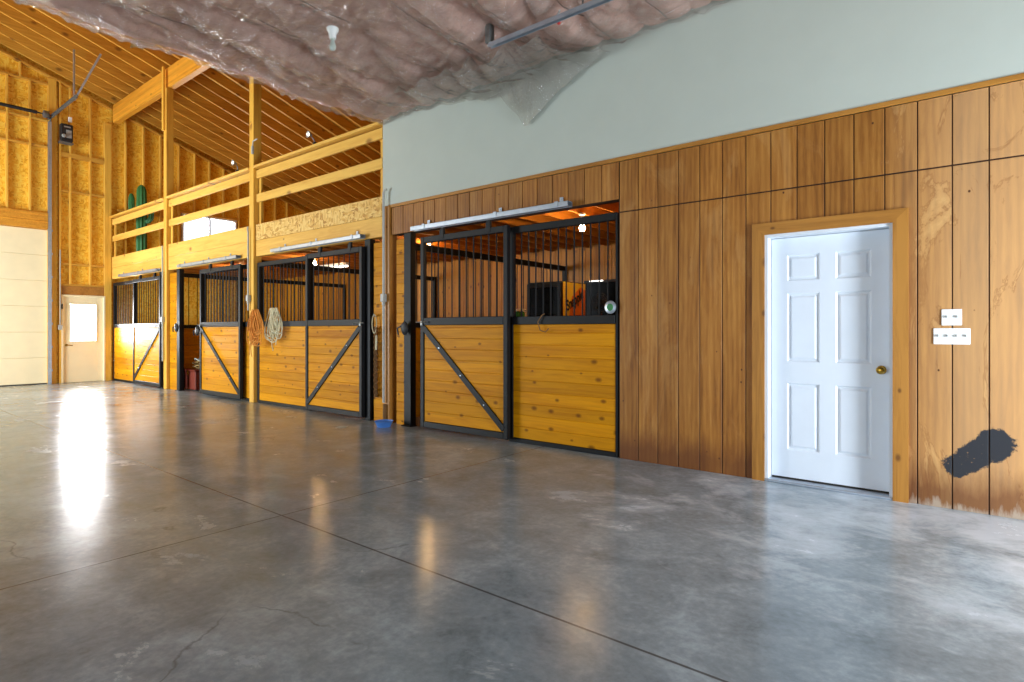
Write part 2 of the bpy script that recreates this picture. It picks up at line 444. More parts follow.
# door 1: white six panel door
d1 = thing('door_1', 'white six panel door in a stained wood casing', 'door', ((DX0+DX1)/2,.1,0)); struct(d1)
jm = MB(); jm.box(DX0, DX0+.03, .0, .16, 0, DZ); jm.box(DX1-.03, DX1, .0, .16, 0, DZ); jm.box(DX0+.03, DX1-.03, .0, .16, DZ-.03, DZ)
jm.build('jamb', M['white'], d1)
ds = thing  # alias unused
def six_panel(x0, x1, z0, z1, y, mat, parent):
    m = MB(); W = x1-x0; H = z1-z0
    st = .125*W/.86; cm = .115*W/.86
    cols = [(x0+st, (x0+x1)/2-cm/2), ((x0+x1)/2+cm/2, x1-st)]
    rows = [(z0+.235*H/2.03, z0+.80*H/2.03), (z0+.98*H/2.03, z0+1.56*H/2.03), (z0+1.665*H/2.03, z0+1.885*H/2.03)]
    # stiles and rails
    m.box(x0, cols[0][0], y, y+.044, z0, z1); m.box(cols[0][1], cols[1][0], y, y+.044, z0, z1); m.box(cols[1][1], x1, y, y+.044, z0, z1)
    zz = [z0] + [v for r in rows for v in r] + [z1]
    for (a, b_) in cols:
        for i in range(0, len(zz), 2): m.box(a, b_, y, y+.044, zz[i], zz[i+1])
        for (c, d) in rows:
            # moulded recess and raised field
            def ring(o1, y1, o2, y2):
                p = [(a+o1,y1,c+o1),(b_-o1,y1,c+o1),(b_-o1,y1,d-o1),(a+o1,y1,d-o1)]
                q = [(a+o2,y2,c+o2),(b_-o2,y2,c+o2),(b_-o2,y2,d-o2),(a+o2,y2,d-o2)]
                m.add(p+q, [(0,1,5,4),(1,2,6,5),(2,3,7,6),(3,0,4,7)])
            ring(0, y, .012, y+.013); ring(.012, y+.013, .022, y+.013); ring(.022, y+.013, .038, y+.003)
            m.add([(a+.038,y+.003,c+.038),(b_-.038,y+.003,c+.038),(b_-.038,y+.003,d-.038),(a+.038,y+.003,d-.038)], [(0,1,2,3)])
    return m.build('slab', mat, parent, recalc=False)
six_panel(DX0+.034, DX1-.032, .035, DZ-.034, .10, M['white'], d1)
cs = MB(); yc = -.02
def prism(m, pts, y0, y1):
    n = len(pts)
    m.add([(p[0],y0,p[1]) for p in pts]+[(p[0],y1,p[1]) for p in pts], [tuple(range(n)), tuple(range(2*n-1,n-1,-1))]+[(i,i+n,(i+1)%n+n,(i+1)%n) for i in range(n)])
CW = .092
for nm, pts, mt in (('casing', [(DX0-CW,0),(DX0+.006,0),(DX0+.006,DZ-.006),(DX0-CW,DZ+CW)], 'casing_z'),
                ('casing', [(DX1-.006,0),(DX1+CW,0),(DX1+CW,DZ+CW),(DX1-.006,DZ-.006)], 'casing_z'),
                ('casing', [(DX0-CW,DZ+CW),(DX0+.006,DZ-.006),(DX1-.006,DZ-.006),(DX1+CW,DZ+CW)], 'casing_x')):
    m = MB(); prism(m, pts, yc, -.001); m.build(nm, M[mt], d1)
MB().box(DX0+.005, DX1-.005, -.015, .09, 0, .022, .006).build('threshold', M['galv'], d1)
MB().box(DX0+.034, DX1-.034, .112, .15, .02, .036).build('weather_strip', M['rubber'], d1)
kn = MB().lathe([(.012,.1),(.034,.0995),(.034,.092),(.013,.088),(.012,.066),(.026,.058),(.031,.046),(.026,.034),(.012,.029)], (DX1-.09,0,.965), 'Y', 20).build('knob', M['brass'], d1, True)
kn['label'] = 'round brass door knob'

# switch plates
def switch_plate(x0, x1, z0, z1, n, label):
    t = thing('light_switch', label, 'light switch', ((x0+x1)/2, 0, z0))
    MB().box(x0, x1, -.008, -.001, z0, z1, .003).build('plate', M['switch'], t)
    for k in range(n):
        cx = x0 + (x1-x0)*(k+.5)/n; cz = (z0+z1)/2
        m = MB().box(cx-.005, cx+.005, -.019, -.0085, cz-.004, cz+.013, .002); m.build('toggle', M['grey_box'], t)
switch_plate(-.238, -.122, 1.305, 1.42, 2, 'white two gang light switch plate, the upper of the pair')
switch_plate(-.285, -.075, 1.17, 1.285, 4, 'white wide four gang light switch plate, the lower of the pair')

# ------------------------------------------------------------------ stalls
def tg_boards(x0, x1, z0, z1, y0, y1, h=.1325):
    m = MB(); z = z0
    while z < z1-.01:
        zt = min(z+h, z1)
        m.box(x0, x1, y0, y1, z+.0015, zt-.0015, .004); z += h
    m.box(x0, x1, y0+.008, y1-.004, z0, z1)
    return m
def bars_into(parent, x0, x1, y, z0, z1, n, r=.008):
    first = None
    for k in range(n):
        x = x0 + (x1-x0)*(k+1)/(n+1)
        if first is None:
            first = MB().tube([(x,y,z0),(x,y,z1)], r, 8).build('bar', M['steel'], parent, True); xf = x
        else: copy_part(first, (x-xf,0,0), parent)

def stall_screen(x0, x1, label, nb, ztop=2.47, stile=.06, y0=.005, y1=.065, sr=None):
    sr = sr or stile
    t = thing('stall_screen', label, 'stall front', ((x0+x1)/2,0,0), 'fixed stall fronts')
    f = MB(); zm0, zm1 = 1.335, 1.425
    f.box(x0, x0+stile, y0, y1, 0, ztop, .004); f.box(x1-sr, x1, y0, y1, 0, ztop, .004)
    f.box(x0+stile, x1-sr, y0, y1, ztop-.075, ztop, .004); f.box(x0+stile, x1-sr, y0-.012, y1, zm0, zm1, .004)
    f.box(x0+stile, x1-sr, y0, y1, .0, .05, .004)
    f.build('frame', M['steel'], t)
    tg_boards(x0+stile, x1-sr, .05, zm0, y0+.006, y1-.01).build('board_panel', M['stall_x'], t)
    bars_into(t, x0+stile, x1-sr, (y0+y1)/2, zm1, ztop-.075, nb)
    return t
DY0, DY1 = -.095, -.035
def stall_gate(x0, x1, label, nb, brace, latch_side, ztop=2.46, black_bag=False):
    """sliding door: welded frame, boards below, bars above, one diagonal brace, two hangers"""
    t = thing('stall_gate', label, 'sliding stall door', ((x0+x1)/2, DY0, .03), 'sliding stall doors')
    f = MB(); s = .062; zb = .035; zm0, zm1 = 1.335, 1.43
    f.box(x0, x0+s, DY0, DY1, zb, ztop, .005); f.box(x1-s, x1, DY0, DY1, zb, ztop, .005)
    f.box(x0+s, x1-s, DY0, DY1, ztop-.075, ztop, .005); f.box(x0+s, x1-s, DY0, DY1, zm0, zm1, .005); f.box(x0+s, x1-s, DY0, DY1, zb, zb+.075, .005)
    f.build('frame', M['steel'], t)
    tg_boards(x0+s, x1-s, zb+.075, zm0, DY0+.015, DY1-.012).build('board_panel', M['stall_x'], t)
    bars_into(t, x0+s, x1-s, (DY0+DY1)/2, zm1, ztop-.075, nb)
    a = (x0+s*.9, zb+.11); b = (x1-s*.9, zm0-.03)
    if brace == 'down': a = (x0+s*.9, zm0-.03); b = (x1-s*.9, zb+.11)
    br = MB().bar((a[0], DY0+.004, a[1]), (b[0], DY0+.004, b[1]), .012, .062, (0,-1,0))
    br = MB(); d = Vector((b[0]-a[0], 0, b[1]-a[1])).normalized(); nrm = Vector((-d.z,0,d.x))*.034
    A = Vector((a[0],0,a[1])); B = Vector((b[0],0,b[1]))
    prism(br, [((A-nrm).x,(A-nrm).z),((B-nrm).x,(B-nrm).z),((B+nrm).x,(B+nrm).z),((A+nrm).x,(A+nrm).z)], DY0-.004, DY0+.0145)
    bo = br.build('brace', M['steel'], t)
    for k in (.22,.5,.78):
        p = A.lerp(B, k); MB().lathe([(.011,DY0-.004),(.011,DY0-.008),(.006,DY0-.012)], (p.x,0,p.z), 'Y', 10).build('bolt', M['galv'], bo)
    for hx in (x0+.27*(x1-x0), x1-.2*(x1-x0)):
        h = MB().box(hx-.028, hx+.028, DY0+.006, DY1-.02, ztop-.01, ztop+.085, .004); h.box(hx-.035, hx+.035, DY0-.006, DY0+.006, ztop-.055, ztop+.06, .003)
        h.build('hanger', M['steel'], t)
    lx = x0+.03 if latch_side < 0 else x1-.03
    l = MB().box(lx-.02, lx+.02, DY0-.012, DY0, 1.33, 1.39, .003); l.tube([(lx-.09*latch_side*-1-.0, DY0-.018, 1.375),(lx+.13*-latch_side, DY0-.018, 1.375)], .007, 8); l.tube([(lx+.1*-latch_side, DY0-.018, 1.375),(lx+.1*-latch_side, DY0-.05, 1.36)], .007, 8)
    l.build('latch', M['grey_steel'], t, True)
    return t
def door_track(x0, x1, z, label, bracket_xs, h=.055):
    t = thing('door_track', label, 'sliding door track', ((x0+x1)/2, -.08, z), 'door tracks over the stalls')
    y0, y1 = -.115, -.025
    m = MB(); th = .004
    m.box(x0, x1, y0, y0+th, z, z+h); m.box(x0, x1, y1-th, y1, z, z+h); m.box(x0, x1, y0, y1, z+h-th, z+h)
    m.box(x0, x1, y0+th, y0+.028, z, z+th); m.box(x0, x1, y1-.028, y1-th, z, z+th)
    m.build('rail', M['galv'], t)
    for bx in bracket_xs:
        k = MB().box(bx-.022, bx+.022, y0-.006, -.012, z+h+.001, z+h+.008); k.box(bx-.022, bx+.022, -.018, -.012, z+h, z+h+.07); k.box(bx-.022, bx+.022, y0-.006, y0-.001, z+.005, z+h)
        k.lathe([(.008,-.018),(.008,-.025)], (bx,0,z+h+.045), 'Y', 8)
        k.build('bracket', M['galv'], t)
    return t
def post(x0, x1, y0, y1, z0, z1, label, mat='lum_z', group=None, name='timber_post'):
    o = MB().box(x0, x1, y0, y1, z0, z1, .006).build(name, M[mat]); return tag(o, label, 'post', group)
def steel_post(x0, x1, label, z1=2.56, y0=-.03, y1=.065):
    t = thing('steel_post', label, 'steel door post', ((x0+x1)/2, 0, 0), 'steel door posts')
    MB().box(x0, x1, y0, y1, .0, z1, .006).build('tube', M['steel'], t)
    MB().box(x0-.02, x1+.02, y0-.03, y1, .0, .012, .003).build('base_plate', M['steel'], t)
    return t
def wood_fill(x0, x1, label, z1=2.5):
    o = tg_boards(x0, x1, .04, z1, .012, .055); o.box(x0, x1, .015, .05, 0, .04)
    o = o.build('board_infill', M['stall_x']); return tag(o, label, 'board panel', 'board infills between the stall doors')

# stall 4 (nearest)
g = .004
wood_fill(-6.22, -6.045, 'narrow strip of pine boards right of the post beside the nearest stall door')
steel_post(-6.02, -5.88, 'black steel post on the left of the nearest stall door')
stall_gate(WX(-5.73,DY0), WX(-4.26,DY0), 'sliding stall door nearest the white door, brace falling to the right', 10, 'down', -1)
stall_screen(-4.24, -2.845, 'stall front with bars nearest the plywood wall, a cooler standing behind', 12, 2.45, sr=.022)
door_track(WX(-5.92,-.11), WX(-3.43,-.11), 2.56, 'pale metal track above the nearest stall door', (-5.55,-4.35,-3.5))
# stall 3
stall_screen(-9.95, -8.30, 'stall front with rope coils hanging on its rail', 13, 2.46)
stall_gate(WX(-8.43,DY0), WX(-6.97,DY0), 'sliding stall door beside the brown lead rope, brace rising to the right', 9, 'up', 1)
door_track(WX(-9.5,-.11), WX(-7.0,-.11), 2.575, 'pale metal track above the stall with rope coils', (-9.0,-8.1,-7.05))
steel_post(-6.865, -6.735, 'black steel post between a stall door and the brown lead rope')
wood_fill(-6.71, -6.475, 'narrow strip of pine boards behind the brown lead rope')
# stall 2
steel_post(-13.26, -13.12, 'black steel post at the half open stall', y0=-.03)
stall_gate(WX(-12.24,DY0), WX(-10.57,DY0), 'half open sliding stall door showing a red chest behind', 11, 'down', -1)
stall_screen(-12.12, -10.15, 'stall front partly covered by the half open door', 14, 2.46)
door_track(WX(-13.32,-.11), WX(-10.72,-.11), 2.575, 'pale metal track above the half open stall door', (-12.9,-11.8,-10.9))
# stall 1
stall_screen(-17.2, -15.72, 'farthest stall front, bright with daylight in the corner', 11, 2.47)
stall_gate(WX(-15.85,DY0), WX(-14.22,DY0), 'farthest sliding stall door, next to the end wall', 10, 'up', 1)
door_track(WX(-16.84,-.11), WX(-14.44,-.11), 2.575, 'pale metal track above the farthest stall door', (-16.4,-15.2))
steel_post(-14.17, -13.985, 'black steel post right of the farthest stall door', y0=-.03)
wood_fill(-13.955, -13.91, 'thin strip of pine boards left of the far timber post')
wood_fill(-13.72, -13.30, 'strip of pine boards right of the far timber post')

# posts
LB = 'tall pine post from the concrete floor up to the roof beam'
p1 = post(-13.89, -13.74, -.05, .10, 0, 6.52, 'tall pine post from floor to roof beam, the farther of the two', 'lum_z')
cl = tag(MB().box(-13.885, -13.80, -.09, -.052, 5.6, 6.98, .004).build('scab_board', M['lum_z']), 'short pine board fixed across the joint of far post and roof beam', 'board')
p2 = post(-10.13, -9.98, -.05, .10, 0, 6.52, 'tall pine post beside the hanging rope coils', 'lum_z')
p3 = post(-6.455, -6.315, -.03, .11, 0, 2.975, 'short stained post behind the conduit, ending under the white wall', 'casing_z')

# ------------------------------------------------------------------ loft: beam, guard rail, joists, floor
lb = thing('loft_beam', 'long pine beam carrying the loft above the stalls', 'beam', (-11.9,0,2.58))
def beam_seg(x0, x1, rim):
    MB().box(x0, x1, -.01, .085, 2.57, 2.85, .004).build('beam_board', M['lum_x'], lb)
    o = MB().box(x0, x1, -.012, .085, 2.853, 3.13, .004).build('rim_board', M[rim], lb)
    if rim == 'osb_rim': o['label'] = 'strand board rim'
beam_seg(-17.25, -13.895, 'lum_x'); beam_seg(-13.735, -10.135, 'lum_x'); beam_seg(-9.975, -6.495, 'osb_rim')
def guard_rail(x0, x1, label):
    t = thing('guard_rail', label, 'guard rail', ((x0+x1)/2, 0, 3.14), 'guard rails along the loft edge')
    MB().box(x0, x1, -.07, .075, 4.115, 4.155, .004).build('cap', M['lum_x'], t)
    MB().box(x0, x1, -.005, .034, 3.94, 4.085, .004).build('rail', M['lum_x'], t)
    MB().box(x0, x1, -.005, .034, 3.52, 3.665, .004).build('rail', M['lum_x'], t)
    MB().box(x0+.002, x0+.09, .036, .072, 3.13, 4.113, .004).build('upright', M['lum_z'], t)
    MB().box(x1-.09, x1-.002, .036, .072, 3.13, 4.113, .004).build('upright', M['lum_z'], t)
guard_rail(-17.24, -13.9, 'pine guard rail of the loft in front of the green cactus')
guard_rail(-13.73, -10.14, 'pine guard rail of the loft between the two tall posts')
guard_rail(-9.97, -6.5, 'pine guard rail of the loft ending at the white wall')
fl2 = thing('floor_loft', 'loft floor of boards on joists above the stalls', 'floor', (-10,3,3.1)); struct(fl2)
MB().box(XE+.02, -2.6, .09, YO, 3.065, 3.1).build('boards', M['deck'], fl2)
first = None; x = XE+.3
while x < -2.7:
    if first is None: first = MB().box(x, x+.04, .14, YB+.1, 2.84, 3.064, .003).build('joist', M['joist'], fl2); xf = x
    else: copy_part(first, (x-xf,0,0), fl2)
    x += .41

# stall interior: back wall, partitions
wb = MB(); x = XE
while x < -2.6:
    wb.box(x, min(x+.137,-2.6), YB, YB+.03, 0, 3.06, .004); x += .14
wb.box(XE, -2.6, YB+.02, YB+.05, 0, 3.06)
struct(wb.build('wall_back', M['stall_v']), 'back wall of upright boards inside the stalls', 'wall')
ws = MB(); y = .14
while y < YB:
    ws.box(-2.83, -2.76, y, min(y+.137, YB), 0, 2.83, .004); y += .14
struct(ws.build('wall_side', M['stall_vy']), 'side wall of upright boards in the nearest stall', 'wall')
def partition(x, label):
    t = thing('stall_partition', label, 'stall partition', (x, 2.2, 0), 'partitions between the stalls')
    f = MB(); f.box(x-.035, x+.035, .16, YB-.01, 2.43, 2.52, .004); f.box(x-.035, x+.035, .16, YB-.01, 1.31, 1.39, .004)
    f.box(x-.035, x+.035, .12, .16, 0, 2.52); f.box(x-.035, x+.035, YB-.07, YB-.01, 1.39, 2.43)
    f.build('frame', M['steel'], t)
    m = MB(); z = .02
    while z < 1.3:
        m.box(x-.02, x+.02, .165, YB-.012, z, min(z+.13,1.308), .003); z += .1325
    m.build('board_panel', M['stall_x'], t)
    first = None; y = .35
    while y < YB-.1:
        if first is None: first = MB().tube([(x,y,1.39),(x,y,2.43)], .008, 6).build('bar', M['steel'], t, True); yf = y
        else: copy_part(first, (0,y-yf,0), t)
        y += .18
partition(-6.39, 'barred partition between the nearest stall and the stall with rope coils')
partition(-10.05, 'barred partition between the rope coil stall and the half open stall')
partition(-13.6, 'barred partition behind the red chest in the half open stall')

# ------------------------------------------------------------------ far end wall
wf = thing('wall_far', 'unfinished end wall of strand board between pine studs', 'wall', (XE,0,0)); struct(wf)
XO = XE - .06      # strand board face; studs stand proud to XE+.06
XS = XE + .05
GD0, GD1, GDZ = -5.0, -1.33, 3.64   # garage door
PD0, PD1, PDZ = -1.03, -.19, 2.10   # person door
LW = (1.66, 3.18, 3.62, 4.52)       # loft window y0 y1 z0 z1
o = MB()
def sheet(y0, y1, z0, z1): o.box(XO-.02, XO, y0, y1, z0, z1)
def gable(y0, y1, z0):
    n = max(1, int(abs(y1-y0)/.4))
    for i in range(n):
        a = y0+(y1-y0)*i/n; c = y0+(y1-y0)*(i+1)/n
        vs = [(XO,a,z0),(XO,c,z0),(XO,c,zr(c)+.25),(XO,a,zr(a)+.25)]
        o.add(vs, [(0,1,2,3)])
sheet(YL, GD0, 0, 4.0); sheet(GD1, PD0, 0, GDZ); sheet(PD1, LW[0], 0, 3.3); sheet(PD0, PD1, PDZ, GDZ)
gable(YL, PD0, GDZ); gable(PD0, PD1, GDZ); gable(PD1, LW[0], 3.3)
sheet(LW[0], LW[1], 0, LW[2]); gable(LW[0], LW[1], LW[3]); gable(LW[1], YO, 0)
o.build('strand_board', M['osb'], wf)
def stud(y, z0, z1, w=.04):
    MB().box(XO+.001, XS, y-w/2, y+w/2, z0, z1, .003).build('stud', M['lum_z'], wf)
def block(y0, y1, z, h=.04, d=0):
    MB().box(XO+.001, XS-.004-d, y0, y1, z-h/2, z+h/2, .003).build('blocking', M['lum_y'], wf)
def plate(y0, y1):
    MB().bar((( XO+XS)/2, y0, zr(y0)-.12), ((XO+XS)/2, y1, zr(y1)-.12), XS-XO-.004, .045, (0,0,1)).build('sloped_plate', M['lum_y'], wf)
for y in (-4.93,-4.52,-4.11,-3.7,-3.29,-2.88,-2.47,-2.06,-1.65): stud(y, 4.05, 7.07)
for y in (-4.9,-4.28,-3.67,-3.05,-2.43,-1.83): stud(y, 7.12, zr(y)-.14)
block(-5.0, -1.32, 7.095, .05); block(-5.0,-1.32, 5.6, .045); block(-5.0,-1.32, 6.22,.045)
hd = MB().box(XO+.001, XS+.02, -5.0, -1.32, 3.84, 4.04, .004); hd.box(XO+.001, XS+.025, -5.0, -1.32, 3.655, 3.836, .004); hd.build('header', M['glulam'], wf)
stud(-1.235, 0, zr(-1.2)-.14, .16); stud(-1.08, 0, zr(-1.1)-.14)
for y in (-.88,-.47): stud(y, 2.39, 5.48)
for y in (-.88,-.47): stud(y, 5.53, zr(y)-.14)
stud(-.1, 0, 6.5, .15)
for z in (2.37,2.87,4.63,5.505): block(-1.06, -.18, z, .045 if z < 5 else .11)
MB().box(XO+.001, XS-.02, -1.06, -.18, 2.13, 2.345, .004).build('header', M['casing_x'], wf)
for y in (.3,.71,1.12,1.58,3.25,3.6,4.0,4.4,4.8): stud(y, 3.1, zr(y)-.14)
for y in (2.0,2.4,2.8): stud(y, 4.58, zr(y)-.14)
block(.12, 1.58, 4.35); block(3.27, 5.5, 4.35)
block(1.6, 3.23, 4.55, .06); block(1.6,3.23, 3.59,.06)
plate(-5.5, -.02); plate(.18, 5.6)
# loft window
wn_ = thing('window_1', 'bright loft window in the end wall, seen through the guard rail', 'window', (XE,2.4,LW[2])); struct(wn_)
m = MB(); y0,y1,z0,z1 = LW
m.box(XO-.02, XS-.03, y0, y0+.05, z0, z1, .003); m.box(XO-.02, XS-.03, y1-.05, y1, z0, z1, .003); m.box(XO-.02, XS-.03, y0+.05, y1-.05, z0, z0+.05, .003); m.box(XO-.02, XS-.03, y0+.05, y1-.05, z1-.05, z1, .003)
m.box(XO-.01, XS-.05, (y0+y1)/2-.025, (y0+y1)/2+.025, z0+.05, z1-.05, .003)
m.build('frame', M['white'], wn_)
MB().box(XO+.01, XO+.016, y0+.05, y1-.05, z0+.05, z1-.05).build('pane', M['glass'], wn_)
# person door
d2 = thing('door_2', 'cream entry door with a large bright window, in the far corner', 'door', (XE,-.6,0)); struct(d2)
m = MB(); dx0, dx1 = XO+.02, XO+.065
WY0, WY1, WZ0, WZ1 = -.905, -.315, .98, 1.93
y0, y1 = PD0+.01, PD1-.01; z1 = PDZ-.01
m.box(dx0, dx1, y0, WY0, .004, z1, .003); m.box(dx0, dx1, WY1, y1, .004, z1, .003); m.box(dx0, dx1, WY0, WY1, .004, WZ0, .003); m.box(XO-.02, dx0-.002, PD0-.03, PD1+.03, 0, .06); m.box(dx0, dx1, WY0, WY1, WZ1, z1, .003)
m.build('slab', M['cream'], d2)
m = MB(); e = .028
m.box(dx0-.005, dx1+.012, WY0, WY0+e, WZ0, WZ1, .004); m.box(dx0-.005, dx1+.012, WY1-e, WY1, WZ0, WZ1, .004); m.box(dx0-.005, dx1+.012, WY0+e, WY1-e, WZ0, WZ0+e, .004); m.box(dx0-.005, dx1+.012, WY0+e, WY1-e, WZ1-e, WZ1, .004)
wfm = m.build('window_frame', M['cream'], d2)
MB().box(dx0+.015, dx0+.021, WY0+e, WY1-e, WZ0+e, WZ1-e).build('pane', M['glass'], wfm)
m = MB(); m.lathe([(.03,dx1),(.03,dx1+.008),(.011,dx1+.012),(.011,dx1+.045)], (0,PD0+.075,.91), 'X', 14); m.tube([(dx1+.045,PD0+.075,.91),(dx1+.05,PD0+.12,.91),(dx1+.045,PD0+.19,.9)], .01, 8)
m.build('lever', M['brass'], d2, True)
m = MB(); m.box(XO, XS+.004, PD0-.03, PD0+.008, 0, PDZ+.03, .003); m.box(XO, XS+.004, PD1-.008, PD1+.03, 0, PDZ+.03, .003); m.box(XO, XS+.004, PD0+.008, PD1-.008, PDZ-.008, PDZ+.03, .003)
m.build('jamb', M['cream'], d2)
# garage door: five hinged sections
d3 = thing('door_3', 'wide cream sectional garage door at the left edge', 'garage door', (XE,-3,0)); struct(d3)
for k in range(6):
    z0 = .02 + k*.605; z1 = z0+.6
    m = MB().box(XO-.02, XE-.035, GD0-.05, GD1+.02, z0, z1, .006).box(XO-.02, XE-.06, GD0-.05, GD1+.02, z0, z0+.605)
    m.build('section', M['cream'], d3)
MB().box(XO-.03, XE-.03, GD0-.05, GD1+.02, .0, .022).build('bottom_seal', M['rubber'], d3)
tk = MB(); ty = GD1+.055
tk.box(XS+.004, XS+.07, ty, ty+.012, .0, 6.2); tk.box(XS+.004, XS+.012, ty-.05, ty, .0, 6.2); tk.box(XS+.062, XS+.07, ty-.05, ty, .0, 6.2)
tko = tk.build('vertical_track', M['galv'], d3)
for k in range(7):
    z = .3+k*.55
    MB().box(XS+.0705, XS+.078, ty-.07, ty+.03, z, z+.05).build('hinge', M['galv'], d3)
# horizontal track with its hangers, torsion shaft, drum, opener
ht = thing('door_lift_track', 'steel door track reaching out below the roof, hung on two thin straps', 'door track', (XE,-1.27,6.3))
m = MB(); m.box(XE+.1, XE+2.1, -1.275, -1.265, 6.27, 6.34); m.box(XE+.1, XE+2.1, -1.30, -1.275, 6.27, 6.276); m.box(XE+.1, XE+2.1, -1.30, -1.275, 6.334, 6.34)
m.tube([(XE+.12,-1.28,6.3),(XE+.09,-1.28,6.28),(XE+.075,-1.28,6.2)], .02, 8)
m.build('track', M['grey_steel'], ht)
MB().bar((XE+1.8,-1.255,6.3), (XE+1.8,-1.255,zr(-1.25)), .045, .03, (0,1,0)).build('strap', M['galv'], ht)
MB().bar((XE+1.8,-1.25,6.3), (XE+2.3,-.9,zr(-.9)), .045, .03, (0,1,0)).build('strap', M['galv'], ht)
tb = thing('torsion_shaft', 'black torsion spring shaft above the garage door', 'garage door shaft', (XE+.18,-3,6.31))
MB().tube([(XE+.17,-5.0,6.33),(XE+.17,-1.31,6.33)], .016, 10).build('shaft', M['black'], tb, True)
MB().tube([(XE+.17,-4.6,6.33),(XE+.17,-1.55,6.33)], .04, 12).build('spring', M['black'], tb, True)
MB().lathe([(.03,-1.45),(.085,-1.43),(.085,-1.36),(.06,-1.33)], (XE+.17,0,6.33), 'Y', 18).build('drum', M['grey_steel'], tb, True)
MB().box(XS+.003, XE+.19, -1.326, -1.318, 6.24, 6.42).build('end_bearing_plate', M['grey_steel'], tb)
op = thing('garage_door_opener', 'black garage door opener with a grey label on the end wall', 'garage door opener', (XE+.1,-1.0,5.75))
MB().box(XS+.012, XS+.17, -1.11, -.87, 5.78, 6.2, .015).build('housing', M['black'], op)
MB().box(XS+.1705, XS+.174, -1.01, -.90, 5.87, 6.06, .001).build('label_plate', M['grey_box'], op)
MB().box(XS+.1705, XS+.174, -1.05, -.92, 6.115, 6.145, .001).build('badge', M['galv'], op)
MB().box(XS+.002, XS+.15, -1.13, -.86, 5.74, 5.777).build('bracket', M['grey_steel'], op)
MB().lathe([(.04,0),(.045,.03),(.03,.06)], (XS+.178,-1.06,5.9), 'X', 12).build('motor_cap', M['grey_box'], op, True)
tag(MB().box(XS+.004, XS+.05, -.93, -.86, 6.30, 6.42, .004).build('outlet_box', M['switch']), 'small white outlet box above the garage door opener', 'outlet')
cb = thing('switch_box', 'grey switch box with conduit left of the cream entry door', 'switch box', (XS,-1.1,1.3))
MB().box(XS+.004, XS+.05, -1.13, -1.05, 1.28, 1.40, .004).build('box', M['pvc'], cb)
MB().tube([(XS+.024,-1.09,1.402),(XS+.024,-1.09,3.2)], .013, 8).build('conduit', M['pvc'], cb, True)
tag(MB().box(XS+.004, XS+.03, -1.065, -1.035, 1.78, 1.9, .004).build('door_button', M['black']), 'small black wall button between garage door and entry door', 'button')

# ------------------------------------------------------------------ roof: deck, rafters, roof beam
rf = thing('ceiling_roof', 'sloping roof of brown boards on pine rafters', 'ceiling', (-11,0,7)); struct(rf)
RD = .235
m = MB(); XR0, XR1 = XE-.3, XN+.4
for (ya, yb) in ((YO+.4, RIDGE), (RIDGE, YL-.4)):
    za, zb = zr(ya)+RD+.005, zr(yb)+RD+.005
    m.add([(XR0,ya,za),(XR1,ya,za),(XR1,yb,zb),(XR0,yb,zb)], [(0,1,2,3)])
    m.add([(XR0,ya,za+.03),(XR1,ya,za+.03),(XR1,yb,zb+.03),(XR0,yb,zb+.03)], [(0,1,2,3)])
m.build('roof_boards', M['deck'], rf)
first = None; x = XE+.12
while x < -5.4:
    if first is None:
        q = MB(); w = .042
        for (ya, yb) in ((YO, RIDGE), (RIDGE, YL+.1)):
            vs = [(x,ya,zr(ya)),(x+w,ya,zr(ya)),(x+w,yb,zr(yb)),(x,yb,zr(yb))]; vs += [(a,b_,c+RD) for a,b_,c in vs]
            q.add(vs, [(0,3,2,1),(4,5,6,7),(0,1,5,4),(1,2,6,5),(2,3,7,6),(3,0,4,7)])
        first = q.build('rafter', M['lum_y'], rf); xf = x
    else: copy_part(first, (x-xf,0,0), rf)
    x += .49
rb = tag(MB().box(XE+.06, -6.0, .0, .13, 6.53, 6.98, .006).build('roof_beam', M['glulam']), 'big laminated beam under the rafters, from the end wall to the insulation', 'beam')
pr = MB()
for k in range(2): pr.box(XE+.06, -6.0, 3.2+.002*k, 3.3, 0, 0)
# outer wall behind the loft, left wall, near wall with their openings
struct(MB().box(XE-.3, XN+.3, YO, YO+.1, 0, zr(YO)+.3).build('wall_outer', M['osb']), 'outer wall of strand board behind the loft', 'wall')
def wall_boxes(axis, at, spans, lo, hi, top, th=.12):
    """wall with rectangular openings: spans = [(a,b,z0,z1)]"""
    m = MB()
    def bx(a, b, z0, z1):
        if b-a < .01 or z1-z0 < .01: return
        if axis == 'Y': m.box(a, b, at-th, at, z0, z1)
        else: m.box(at, at+th, a, b, z0, z1)
    c = lo
    for (a, b, z0, z1) in sorted(spans):
        bx(c, a, 0, top); bx(a, b, 0, z0); bx(a, b, z1, top); c = b
    bx(c, hi, 0, top); return m
OPEN_L = [(-16.4,-11.4,0,3.0), (-4.6,-.6,0,2.4)]  # the second opening is invented, for fill behind the camera
OPEN_N = [(-2.0,-1.15,.05,2.15)]
struct(wall_boxes('Y', YL, OPEN_L, XE-.3, XN+.3, 7.6).build('wall_left', M['drywall']), 'white wall across the aisle with an open garage door and an added fill opening', 'wall')
struct(wall_boxes('X', XN, OPEN_N, YL-.1, YO, 8.9).build('wall_near', M['drywall']), 'white wall at the near end with an open doorway', 'wall')

struct(MB().box(-6.55, -6.42, YL, -4.9, 0, ZC-.3).build('wall_light_blocker', M['drywall']), 'unseen white wall added to block light between the tall bay and the low room', 'wall')  # added out of view to keep the left opening's light off the right wall
